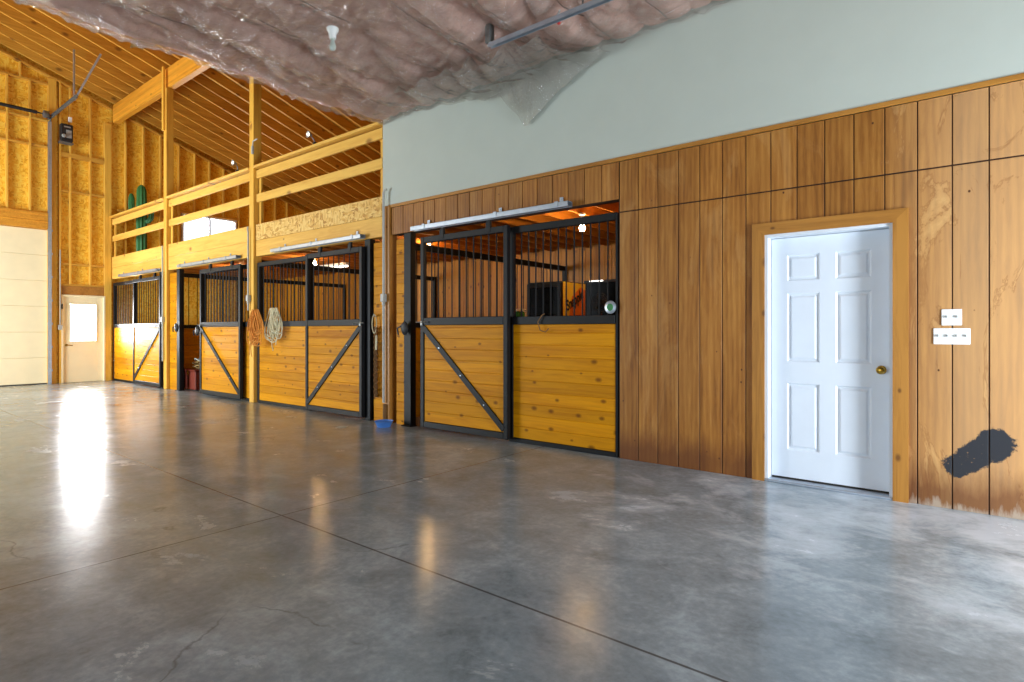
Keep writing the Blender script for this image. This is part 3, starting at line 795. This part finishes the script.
# ------------------------------------------------------------------ insulated ceiling
cg = MB().box(-6.48, XN+.1, YL, -.003, ZC+.1, ZC+.2).build('ceiling', M['groove']); struct(cg, 'low ceiling framing above the insulation', 'ceiling')
def near_wall(y):
    return max(0.0, min(1.0, (-y-.02)/.55))
def wool(x, y):
    """height of the underside of the wool: one pillow per joist bay, creased where the film is stapled"""
    k = math.floor((x+6.49)/.6); u = ((x+6.49) - k*.6)/.6
    pf = max(0.0, sin(pi*min(max(u, .02), .98)))**.4
    tw = .5 + .5*near_wall(y)
    wx = x + .10*noise.noise(Vector((x*1.1, y*.9, 3))); wy = y + .2*noise.noise(Vector((x*1.3, y*.8, 11)))
    d = noise.voronoi(Vector((wx*2.45 + wy*.35, wy*.62, .5)))[0]
    p1 = min(1.0, (d[1]-d[0])*1.9)**.55
    d = noise.voronoi(Vector((wx*5.0 - wy*1.6, wy*2.4, 4.5)))[0]
    p2 = min(1.0, (d[1]-d[0])*1.9)**.6
    fold = .008*(1-abs(noise.noise(Vector((x*3.0+y*2, y*7.5, 5.1))))*2.4)
    return ZC + .05 - tw*(.05*pf + .14*p1*(.6+.4*pf) + .012*p2 + fold)
k = 0; x = -6.49
while x < .6:
    def fn(u, v, x=x):
        yy = -.02 - v*5.6; xx = x + .004 + u*.592
        return (xx, yy, min(wool(xx, yy), ZC+.085))
    b_ = MB().grid(fn, 22, 170).build('insulation_batt', M['pink'], None, True, False)
    lbl = {0: 'pink insulation batt along the edge of the low ceiling, next to the open roof'}.get(k, 'pink insulation batt stapled between ceiling joists under clear film')
    tag(b_, lbl, 'insulation', None if k == 0 else 'insulation batts in the low ceiling')
    x += .6; k += 1
def film(u, v):
    xx = -6.5 + u*7.2; yy = -.025 - v*5.55
    z = min(wool(xx, yy), wool(xx-.035, yy), wool(xx+.035, yy), wool(xx, min(yy+.04,-.02)), wool(xx, yy-.04)) - .024 - .03*max(0, 1-abs(noise.noise(Vector((xx*1.6+yy*1.4, yy*4.2, 8.8))))*5) - .015*max(0, 1-abs(noise.noise(Vector((xx*3-yy*2.4, yy*7, 2.8))))*4) - .01*noise.noise(Vector((xx*9, yy*9, 3)))
    return (xx, yy, min(z, ZC+.06))
tag(MB().grid(film, 300, 240).build('vapour_film', M['film'], None, True, False), 'wrinkled clear plastic film stretched under the pink insulation', 'plastic film')
# loose film that has come down along the wall, hanging to a point
def drape(u, v):
    xx = -4.9 + u*2.0; yy = -.04 - v*.82
    xx += -.35*v + .05*noise.noise(Vector((yy*3, u*3, 1)))
    w = max(0.0, 1-v/.22)
    tip = max(0.0, 1-abs(u-.47)/(.2 if u < .47 else .42))
    z = wool(xx, yy) - .14 - .09*sin(pi*min(1, v*1.1))*sin(pi*u)
    z = min(z, ZC-.12)
    z -= w*w*(.10*sin(pi*u) + .42*tip**1.15)
    z += .03*(abs(noise.noise(Vector((u*9+v*3, v*4, 5))))-.25)*sin(pi*min(1,u*4))
    yy -= .05*w*abs(noise.noise(Vector((u*12, v*3, 2))))
    return (xx, yy, z)
tag(MB().grid(drape, 90, 70).build('hanging_film', M['film2'], None, True, False), 'loose clear plastic film sagging to a point against the white wall', 'plastic film')
m = MB().grid(lambda u, v: (-6.56 + .05*u + .015*sin(v*5), -3.04 + .10*u - .02*v, 4.21 - .15*v + .02*sin(u*3)), 5, 10)
m.grid(lambda u, v: (-6.55 + .05*u + .015*sin(v*5), -3.04 + .10*u - .02*v, 4.21 - .15*v + .02*sin(u*3)), 5, 10)
tag(m.build('hanging_flap', M['straw'], None, True, False), 'torn tan scrap hanging from the edge of the insulation', 'scrap')
sc_ = thing('strut_channel', 'grey steel strut channel hung below the insulated ceiling', 'steel channel', (-3.2,-.62,4.0))
m = MB(); y = -1.03; z = 3.95
m.box(-3.63, -1.2, y-.022, y-.018, z-.02, z+.022); m.box(-3.63, -1.2, y+.018, y+.022, z-.02, z+.022); m.box(-3.63, -1.2, y-.018, y+.018, z+.018, z+.022)
m.build('channel', M['galv'], sc_)
MB().box(-3.66, -3.60, y-.035, y+.035, z+.024, z+.20, .004).build('end_bracket', M['grey_steel'], sc_)
MB().tube([(-2.6,y,z+.024),(-2.6,y,z+.22)], .008, 8).build('hanger_rod', M['grey_steel'], sc_, True)
b2 = thing('ceiling_lamp', 'unlit bare bulb in a white holder on the insulated ceiling', 'lamp', (-4.4,-2.0,4.0))
MB().lathe([(.055,.10),(.055,.08),(.035,.05),(.03,.0)], (-4.75,-1.98,4.0), 'Z', 16).build('holder', M['switch'], b2, True)
MB().lathe([(.014,.0),(.018,-.03),(.03,-.065),(.03,-.085),(.018,-.105),(.004,-.11)], (-4.75,-1.98,4.0), 'Z', 16).build('bulb', M['drywall'], b2, True)
tg_ = thing('hanging_wire', 'loose red tipped wire dangling beside the steel channel', 'wire', (-3.0,-.75,4.0))
MB().tube([(-2.9,-.93,4.08),(-2.92,-.94,4.03),(-2.9,-.95,4.0),(-2.88,-.94,4.02)], .009, 8).build('cable', M['galv'], tg_, True)
MB().lathe([(.012,0),(.018,.02),(.012,.05)], (-2.9,-.945,3.95), 'Z', 10).build('cap', M['red'], tg_, True)

# ------------------------------------------------------------------ conduits on the posts
def conduit(x, y, ztop, zbot, zbox, label, elbow):
    t = thing('mounted_conduit', label, 'conduit', (x, y, zbot), 'conduits on the posts')
    pts = [(x,y,zbot),(x,y,ztop)]
    if elbow: pts += [(x+.012,y,ztop+.03),(x+.05,y+.012,ztop+.045)] if elbow > 0 else [(x-.02,y,ztop+.05),(x-.03,y+.008,ztop+.1)]
    MB().tube(pts, .016, 10).build('pipe', M['pvc'], t, True)
    for zb in zbox:
        MB().box(x-.035, x+.035, y-.03, y+.03, zb, zb+.11, .006).build('box', M['pvc'], t)
        MB().tube([(x,y,zb-.045),(x,y,zb-.001)], .022, 10).build('fitting', M['pvc'], t, True)
    return t
conduit(-6.40, -.062, 3.15, .28, (1.66,), 'grey conduit with a round box beside the white wall corner', 1)
conduit(-10.1, -.083, 3.0, 1.62, (1.78,), 'grey conduit with a box on the post above the rope coils', -1)
conduit(-13.85, -.083, 3.0, .6, (1.45,), 'grey conduit with a box on the farther tall post', -1)
tag(MB().tube([(-6.39,-.05,0.02),(-6.39,-.05,.26)], .026, 10).build('pipe_sleeve', M['rope_brown'], None, True), 'rusty sleeve at the foot of the conduit, behind the blue bowl', 'pipe')
bw = MB().lathe([(.085,.0),(.09,.01),(.118,.07),(.125,.075),(.118,.078),(.088,.018),(.01,.014)], (-6.16,-.25,0), 'Z', 24).build('bowl', M['blue'], None, True)
tag(bw, 'small blue bowl on the floor at the foot of the post', 'bowl')
tag(MB().lathe([(.06,0),(.07,.004),(.03,.007)], (-6.55,-.62,0), 'Z', 12).build('paper_scrap', M['drywall'], None, True), 'flat pale scrap on the floor left of the blue bowl', 'scrap')

# ------------------------------------------------------------------ ropes
def coil(cx, y0, zt, n, w, h, mat, label, seed, sp=.0, r=.007):
    rs = random.Random(seed)
    t = thing('hanging_rope_coil', label, 'rope', (cx, y0, zt-h))
    m = MB()
    for k in range(n):
        hh = h*rs.uniform(.62,1.0); ww = w*rs.uniform(.5,1.0); ox = cx+rs.uniform(-.5,.5)*w*.7; oy = y0-.012-.0075*(k % 5) - rs.uniform(0,.01); tl = rs.uniform(-.25,.25)
        pts = []
        for i in range(28):
            a = 2*pi*i/28; sx = sin(a); cz = cos(a)
            wd = ww*(.5+.28*(1-cz)*.5)
            pts.append((ox + wd*sx*.8 + tl*hh*(1-cz)*.3, oy - .015*sin(2*a), zt - hh*(1-cz)/2))
        m.tube(pts, r, 6, True)
    m.build('loops', mat, t, True)
    m = MB()
    for k in range(3):
        x = cx + rs.uniform(-w*.4, w*.4); L = h*rs.uniform(.7,1.25)
        m.tube([(x+.03*sin(i*1.1+k), y0-.05-.008*k, zt-.04-L*i/10) for i in range(11)], r, 6)
    m.build('loose_end', mat, t, True)
    return t
coil(-9.66, -.16, 1.62, 18, .30, .62, M['rope_orange'], 'coil of orange rope hung beside the tall post', 3)
coil(-9.20, -.07, 1.64, 20, .30, .58, M['rope_cream'], 'coil of pale cream rope hung on the stall front, right of the orange coil', 5)
lr = thing('hanging_lead_rope', 'brown braided lead rope with a pale handle hung on the board strip', 'rope', (-6.62,-.03,.4))
m = MB()
for k in range(4):
    x = -6.66+.028*k
    m.tube([(x+.012*sin(i*2.2+k), -.012-.008*(i % 2)-.006*k, 1.32-.98*i/36) for i in range(37)], .0095, 6)
m.build('braid', M['rope_brown'], lr, True)
m = MB(); m.tube([(-6.64+.05*sin(a), -.03, 1.36+.13*cos(a)) for a in [2*pi*i/20 for i in range(20)]], .008, 6, True); m.build('loop', M['rope_cream'], lr, True)
MB().tube([(-6.56,-.055,1.2),(-6.565,-.06,1.0)], .014, 10).build('handle', M['rope_cream'], lr, True)
tag(MB().tube([(-6.62,.005,1.47),(-6.62,-.05,1.465),(-6.62,-.055,1.5)], .006, 8).build('rope_hook', M['grey_steel'], None, True), 'small steel hook holding the brown lead rope', 'hook')
# door latches: dark padlock bags
def blob(x, y, z, label, s=1.0, seed=1):
    t = thing('latch_cover', label, 'latch cover', (x,y,z-.1))
    m = MB()
    def f(u, v):
        a = 2*pi*u; b_ = pi*(v-.5)
        r = (.05 + .018*noise.noise(Vector((cos(a)*2+seed, sin(a)*2, b_*1.5))))*s
        return (x + r*cos(a)*cos(b_)*1.1, y + r*.5*sin(a)*cos(b_), z + r*1.35*sin(b_))
    m.grid(f, 16, 10); m.build('cloth', M['black'], t, True)
    MB().tube([(x-.05*s,y-.012,z+.02),(x-.10*s,y-.02,z+.0),(x-.085*s,y-.02,z-.09)], .012, 7).build('tail', M['black'], t, True)
blob(-5.94, -.085, 1.30, 'black cloth cover on the latch of the nearest stall door', 1.2, 1)
blob(-13.17, -.068, 1.33, 'black cloth cover on the steel post of the half open stall', 1.3, 4)
blob(WX(-12.2,DY0), -.15, 1.26, 'black cloth cover on the edge of the half open stall door', 1.3, 7)

# ------------------------------------------------------------------ clip lamps on the guard rail, bracket on post
def clip_lamp(x, label, lean):
    t = thing('clip_lamp', label, 'lamp', (x,-.02,4.16))
    MB().box(x-.02, x+.02, -.05, .03, 4.157, 4.2, .004).build('clamp', M['black'], t)
    MB().tube([(x,-.02,4.2),(x+.02*lean,-.03,4.25),(x+.03*lean,-.06,4.28)], .009, 8).build('neck', M['grey_steel'], t, True)
    MB().lathe([(.018,.0),(.022,-.02),(.038,-.04),(.052,-.07),(.05,-.07),(.034,-.04)], (x+.03*lean,-.06,4.305), 'Y', 18).build('reflector', M['galv'], t, True)
    MB().lathe([(.008,-.03),(.02,-.05),(.02,-.065),(.006,-.08)], (x+.03*lean,-.06,4.305), 'Y', 12).build('bulb', M['lamp_on'], t, True)
clip_lamp(-10.62, 'clip lamp on the loft guard rail between the tall posts', 1)
clip_lamp(-8.12, 'clip lamp on the loft guard rail near the white wall', -1)
br_ = thing('post_bracket', 'small grey arm bracket on the tall post above the guard rail', 'bracket', (-10.05,-.05,4.5))
MB().box(-10.0, -9.955, -.085, -.053, 4.36, 4.5, .004).build('mount', M['pvc'], br_)
MB().tube([(-9.975,-.07,4.48),(-9.9,-.10,4.56),(-9.72,-.12,4.56)], .011, 8).build('arm', M['pvc'], br_, True)

# ------------------------------------------------------------------ stall lamps
def bare_bulb(x, y, z, label):
    t = thing('bare_bulb', label, 'light bulb', (x,y,z))
    MB().lathe([(.05,2.838-z),(.05,2.82-z),(.024,2.80-z),(.022,.045)], (x,y,z), 'Z', 14).build('holder', M['switch'], t, True)
    MB().lathe([(.013,.045),(.018,.03),(.038,.0),(.042,-.02),(.03,-.05),(.005,-.058)], (x,y,z), 'Z', 16).build('bulb', M['bulb'], t, True)
bare_bulb(-4.19, 1.5, 2.655, 'lit bare bulb in the nearest stall, above the cooler')
bare_bulb(-7.74, 2.05, 2.735, 'lit bare bulb seen through the bars of the nearest stall door')
bare_bulb(-11.16, 1.9, 2.72, 'lit bare bulb seen through the bars beside the rope coil stall door')
bare_bulb(-14.1, 1.75, 2.72, 'lit bare bulb seen through the half open stall')
tl = thing('hanging_tube_light', 'lit fluorescent tube light seen through the rope coil stall door', 'light', (-11.5,2.6,2.7))
MB().tube([(-11.8,2.62,2.78),(-11.8,2.62,2.84)], .006, 6).build('chain', M['galv'], tl); MB().tube([(-11.2,2.62,2.78),(-11.2,2.62,2.84)], .006, 6).build('chain', M['galv'], tl)
MB().box(-12.0, -11.0, 2.56, 2.68, 2.72, 2.78, .01).build('housing', M['switch'], tl)
MB().tube([(-11.97,2.59,2.70),(-11.03,2.59,2.70)], .016, 8).build('tube', M['tube'], tl, True)
MB().tube([(-11.97,2.65,2.70),(-11.03,2.65,2.70)], .016, 8).build('tube', M['tube'], tl, True)

# ------------------------------------------------------------------ things inside the stalls
ck = thing('drinks_cooler', 'tall drinks cooler with a dark glass front and orange side lettering, in the nearest stall', 'drinks cooler', (-4.91,1.95,0))
X0, X1, Y0, Y1, ZT = -5.22, -4.62, 1.62, 2.27, 1.965
m = MB(); m.box(X0, X0+.03, Y0+.04, Y1, .04, ZT); m.box(X1-.03, X1, Y0+.04, Y1, .04, ZT); m.box(X0+.03, X1-.03, Y1-.03, Y1, .04, ZT); m.box(X0+.03, X1-.03, Y0+.04, Y1-.03, ZT-.05, ZT); m.box(X0+.03, X1-.03, Y0+.04, Y1-.03, .04, .28)
m.box(X0+.02, X1-.02, Y0+.06, Y1-.02, 0, .04)
m.build('cabinet', M['black'], ck)
m = MB(); m.box(X0, X0+.05, Y0, Y0+.036, .3, ZT-.02, .006); m.box(X1-.05, X1, Y0, Y0+.036, .3, ZT-.02, .006); m.box(X0+.05, X1-.05, Y0, Y0+.036, .3, .36, .006); m.box(X0+.05, X1-.05, Y0, Y0+.036, ZT-.08, ZT-.02, .006)
dr = m.build('door', M['black'], ck)
MB().box(X0+.05, X1-.05, Y0+.012, Y0+.02, .36, ZT-.08).build('pane', M['dark_glass'], dr)
for z in (.7,1.05,1.4,1.68): MB().box(X0+.035, X1-.035, Y0+.07, Y1-.05, z, z+.012).build('shelf', M['grey_steel'], ck)
sp_ = MB().box(X1+.001, X1+.004, Y0+.05, Y1-.01, .2, ZT-.01).build('side_panel', M['orange'], ck); sp_['label'] = 'orange and yellow printed side panel'
m = MB(); m.add([(X1+.005,Y0+.05,ZT-.01),(X1+.005,Y0+.05,1.25),(X1+.005,Y0+.2,1.45),(X1+.005,Y0+.28,1.75),(X1+.005,Y0+.5,1.9),(X1+.005,Y1-.01,1.86),(X1+.005,Y1-.01,ZT-.01)], [tuple(range(7))]); m.build('print_field', M['yellow'], sp_)
m = MB(); m.add([(X1+.005,Y1-.16,.2),(X1+.005,Y1-.01,.2),(X1+.005,Y1-.01,1.5),(X1+.005,Y1-.09,1.46)], [(0,1,2,3)]); m.build('print_field', M['yellow'], sp_)
cu = bpy.data.curves.new('lettering', 'FONT'); cu.body = 'Snapple'; cu.size = .2; cu.shear = .3; cu.extrude = .001; cu.offset = .006; cu.align_x = 'CENTER'; cu.align_y = 'CENTER'
cu.materials.append(M['black'])
tx = bpy.data.objects.new('lettering', cu); C.objects.link(tx); tx.parent = sp_
bpy.context.view_layer.update()
me_ = bpy.data.meshes.new_from_object(tx.evaluated_get(bpy.context.evaluated_depsgraph_get())); bpy.data.objects.remove(tx); tx = bpy.data.objects.new('lettering', me_); C.objects.link(tx); tx.parent = sp_
if not me_.materials: me_.materials.append(M['black'])
Mt = Matrix(((0,0,1,0),(1,0,0,0),(0,1,0,0),(0,0,0,1)))
tx.matrix_local = Matrix.Translation(Vector((X1+.007,(Y0+Y1)/2+.02,1.70)) - ORG[ck.name]) @ Mt @ Matrix.Rotation(R(25),4,'Z') @ Matrix.Scale(.78,4,(1,0,0)) 

dc = thing('display_cabinet', 'dark glass fronted cabinet with a glowing stand-in highlight right of the cooler', 'cabinet', (-4.78,3.1,0))
X0, X1, Y0, Y1, ZT = -5.10, -4.46, 3.0, 3.4, 2.08
m = MB(); m.box(X0, X0+.03, Y0+.03, Y1, 0, ZT); m.box(X1-.03, X1, Y0+.03, Y1, 0, ZT); m.box(X0+.03, X1-.03, Y1-.02, Y1, 0, ZT); m.box(X0+.03, X1-.03, Y0+.03, Y1-.02, ZT-.03, ZT); m.box(X0+.03, X1-.03, Y0+.03, Y1-.02, 1.35, 1.38); m.box(X0+.03,X1-.03,Y0+.03,Y1-.02,.0,.1)
m.build('carcass', M['black'], dc)
m = MB(); m.box(X0, X0+.04, Y0, Y0+.028, .1, ZT, .004); m.box(X1-.04, X1, Y0, Y0+.028, .1, ZT, .004); m.box(X0+.04, X1-.04, Y0, Y0+.028, ZT-.04, ZT, .004); m.box(X0+.04, X1-.04, Y0, Y0+.028, .1, .16, .004)
dr = m.build('door', M['black'], dc); MB().box(X0+.04, X1-.04, Y0+.01, Y0+.016, .16, ZT-.04).build('pane', M['dark_glass'], dr)
MB().tube([(X0+.12,Y0-.012,ZT-.015),(X0+.36,Y0-.012,ZT-.015)], .008, 8).build('highlight_strip', M['tube'], dc, True)  # glowing strip stands in for a reflected highlight, no lamp here
# desk fan in front of the cabinet
fn_ = thing('desk_fan', 'black desk fan in silhouette beside the cooler', 'fan', (-4.42,2.4,0))
st = thing('stool', 'wooden stool carrying the black desk fan', 'stool', (-4.42,2.4,0))
MB().lathe([(.19,1.30),(.19,1.335)], (-4.42,2.4,0), 'Z', 20).build('seat', M['lum_x'], st)
for a in (0,1,2,3):
    an = pi/4+a*pi/2; MB().tube([(-4.42+.2*cos(an),2.4+.2*sin(an),0),(-4.42+.13*cos(an),2.4+.13*sin(an),1.30)], .018, 8).build('leg', M['lum_z'], st, True)
MB().lathe([(.1,1.337),(.1,1.35),(.03,1.365),(.016,1.38),(.016,1.55)], (-4.42,2.4,0), 'Z', 18).build('base', M['black'], fn_, True)
m = MB()
for r in (.14,.11,.08,.05): m.tube([(-4.42+r*cos(a),2.36,1.68+r*sin(a)) for a in [2*pi*i/24 for i in range(24)]], .004, 6, True)
for k in range(12): m.tube([(-4.42,2.352,1.68),(-4.42+.14*cos(k*pi/6),2.36,1.68+.14*sin(k*pi/6))], .003, 5)
m.build('guard', M['black'], fn_, True)
m = MB()
for k in range(3):
    a = k*2*pi/3
    m.add([(-4.42+.02*cos(a-.5),2.385,1.68+.02*sin(a-.5)),(-4.42+.12*cos(a-.35),2.375,1.68+.12*sin(a-.35)),(-4.42+.125*cos(a+.25),2.395,1.68+.125*sin(a+.25)),(-4.42+.02*cos(a+.9),2.40,1.68+.02*sin(a+.9))], [(0,1,2,3)])
m.build('blade', M['black'], fn_)
MB().lathe([(.045,.0),(.05,.03),(.04,.10),(.01,.12)], (-4.42,2.405,1.68), 'Y', 16).build('motor', M['black'], fn_, True)
gt = thing('storage_tub', 'green plastic tub on the rail side shelf, left of the cooler', 'tub', (-5.0,.9,0))
sh = thing('stall_shelf', 'low board shelf inside the nearest stall, left of the cooler', 'shelf', (-4.8,.9,0))
MB().box(-5.25, -4.45, .72, 1.08, 1.30, 1.33, .003).build('board', M['lum_x'], sh)
for x in (-5.2,-4.54): MB().box(x, x+.04, .74, 1.06, 0, 1.30, .003).build('leg', M['lum_z'], sh)
MB().box(-4.93, -4.76, .8, 1.0, 1.332, 1.52, .02).build('body', M['green_tub'], gt)
MB().box(-4.94, -4.75, .79, 1.01, 1.521, 1.55, .01).build('lid', M['switch'], gt)
# disc ornament hanging on the bars
od = thing('hanging_ornament', 'small round ornament on the stall rail beside the plywood wall', 'ornament', (-2.96,-.01,1.43))
MB().lathe([(.062,-.01),(.066,-.018),(.058,-.024),(.01,-.026)], (-2.9,-.02,1.50), 'Y', 22).build('disc', M['galv'], od, True)
MB().lathe([(.036,-.0385),(.032,-.042),(.005,-.042)], (-2.9,-.008,1.50), 'Y', 18).build('inlay', M['green_tub'], od, True)
# cord hanging over the stall rail
tag(MB().tube([(-3.72,-.02,1.45),(-3.75,-.03,1.43),(-3.80,-.035,1.36),(-3.77,-.03,1.27),(-3.70,-.03,1.25),(-3.66,-.028,1.29)], .006, 7).build('hanging_string', M['rope_brown'], None, True), 'short brown cord looped over the nearest stall front rail', 'cord')
# chest with a heap of tack in the half open stall
ch = thing('tack_chest', 'red brown chest inside the half open stall', 'chest', (-13.17,.4,0))
MB().box(-13.5, -12.84, .17, .62, .02, .40, .01).build('body', M['red_wood'], ch)
MB().box(-13.52, -12.82, .15, .64, .403, .435, .01).build('lid', M['red_wood'], ch)
MB().box(-13.2, -13.12, .14, .1495, .33, .42, .003).build('hasp', M['brass'], ch)
hp = thing('rope_heap', 'heap of tan ropes lying on the red brown chest', 'rope', (-13.15,.4,.44))
rs = random.Random(11); m = MB()
for k in range(12):
    cx, cy = -13.16+rs.uniform(-.2,.2), .4+rs.uniform(-.09,.09); rr = rs.uniform(.06,.13); zz = .475+.012*k
    m.tube([(cx+rr*cos(a), cy+rr*sin(a)*.8, zz+.015*sin(2*a+k)) for a in [2*pi*i/20 for i in range(20)]], .011, 6, True)
m.build('coils', M['straw'], hp, True)
MB().tube([(-13.05+.12*cos(a),.36+.1*sin(a),.65+.02*sin(3*a)) for a in [2*pi*i/20 for i in range(20)]], .014, 6, True).build('strap', M['drywall'], hp, True)

# ------------------------------------------------------------------ cactus in the loft
ca = thing('cactus_sculpture', 'tall green cactus sculpture standing in the loft corner', 'sculpture', (-16.85,.53,3.1))
def ribbed(pts, rs_, name):
    m = MB(); n = 20
    P = [Vector(p) for p in pts]; vs = []; fs = []
    for i, p in enumerate(P):
        t = (P[min(i+1,len(P)-1)]-P[max(i-1,0)]).normalized()
        a = t.cross(Vector((0,1,0))).normalized(); b_ = t.cross(a)
        for k in range(n):
            r = rs_[i]*(1 + (.1 if k % 2 else -.08)); an = 2*pi*k/n
            vs.append(p + a*(r*cos(an)) + b_*(r*sin(an)))
    for i in range(len(P)-1):
        for k in range(n): l = (k+1) % n; fs.append((i*n+k, i*n+l, (i+1)*n+l, (i+1)*n+k))
    fs.append(tuple(range(n))); fs.append(tuple((len(P)-1)*n+k for k in range(n)))
    m.add(vs, fs); m.build(name, M['green'], ca, True)
cx, cy = -16.85, .53
ribbed([(cx,cy,3.1),(cx,cy,3.4),(cx,cy,4.4),(cx,cy,4.85),(cx,cy,4.95),(cx,cy,5.0)], [.11,.115,.115,.105,.075,.03], 'trunk')
def arm(sg, pts, rr):
    ribbed([(cx+sg*d*.78, cy+sg*d*.63, z) for d, z in pts], rr, 'arm')
arm(-1, [(.09,4.2),(.18,4.22),(.25,4.32),(.26,4.5),(.26,4.66),(.26,4.74),(.26,4.79)], [.05,.06,.07,.07,.065,.05,.015])
arm(1, [(.09,4.05),(.18,4.07),(.24,4.15),(.25,4.3),(.25,4.42),(.25,4.48),(.25,4.52)], [.045,.055,.06,.06,.055,.045,.015])

# ------------------------------------------------------------------ light
wd = bpy.data.worlds.new('World'); bpy.context.scene.world = wd; wd.use_nodes = True
bg = wd.node_tree.nodes['Background']; bg.inputs[0].default_value = (.75,.87,1,1); bg.inputs[1].default_value = 2
def area(name, loc, rot, sx, sy, power, col):
    l = bpy.data.lights.new(name, 'AREA'); l.shape = 'RECTANGLE'; l.size = sx; l.size_y = sy; l.energy = power; l.color = col
    o = bpy.data.objects.new(name, l); C.objects.link(o); o.location = loc; o.rotation_euler = rot
    return o
def opening_y(sp, power, col, at=YL):     # daylight and added fill through an opening in the left wall, facing +Y
    a, b_, z0, z1 = sp
    area('daylight', ((a+b_)/2, at-.02, (z0+z1)/2), (R(90),0,0), b_-a, z1-z0, power, col)
DAY = (.82,.92,1.0)
opening_y(OPEN_L[0], 1060, DAY)
opening_y(OPEN_L[1], 24, DAY)  # added fill light in the invented opening behind the camera
a, b_, z0, z1 = OPEN_N[0]
area('daylight', (XN+.02, (a+b_)/2, (z0+z1)/2), (R(90),0,R(90)), b_-a, z1-z0, 360, (.78,.89,1.0))
area('daylight', (XO-.06, (WY0+WY1)/2, (WZ0+WZ1)/2), (R(90),0,R(-90)), WY1-WY0, WZ1-WZ0, 250, (.95,.97,1.0))
area('daylight', (XO-.06, (LW[0]+LW[1])/2, (LW[2]+LW[3])/2), (R(90),0,R(-90)), LW[1]-LW[0], LW[3]-LW[2], 140, (.92,.96,1.0))

# ------------------------------------------------------------------ camera
cam = bpy.data.cameras.new('Camera'); co = bpy.data.objects.new('Camera', cam); C.objects.link(co)
co.location = (0,-5.19,1.27)
co.rotation_euler = (R(90), 0, math.atan2(.628,.778))
cam.sensor_width = 36; cam.lens = 36*585/1024; cam.shift_y = -10.7/1024
cam.clip_start = .05; cam.clip_end = 200
sc = bpy.context.scene; sc.camera = co
sc.view_settings.view_transform = 'Standard'; sc.view_settings.look = 'None'; sc.view_settings.gamma = 1; sc.view_settings.use_curve_mapping = False
sc.view_settings.exposure = 0
try:
    sc.cycles.use_denoising = True; sc.cycles.max_bounces = 10; sc.cycles.transparent_max_bounces = 16; sc.cycles.sample_clamp_indirect = 8
except Exception: pass
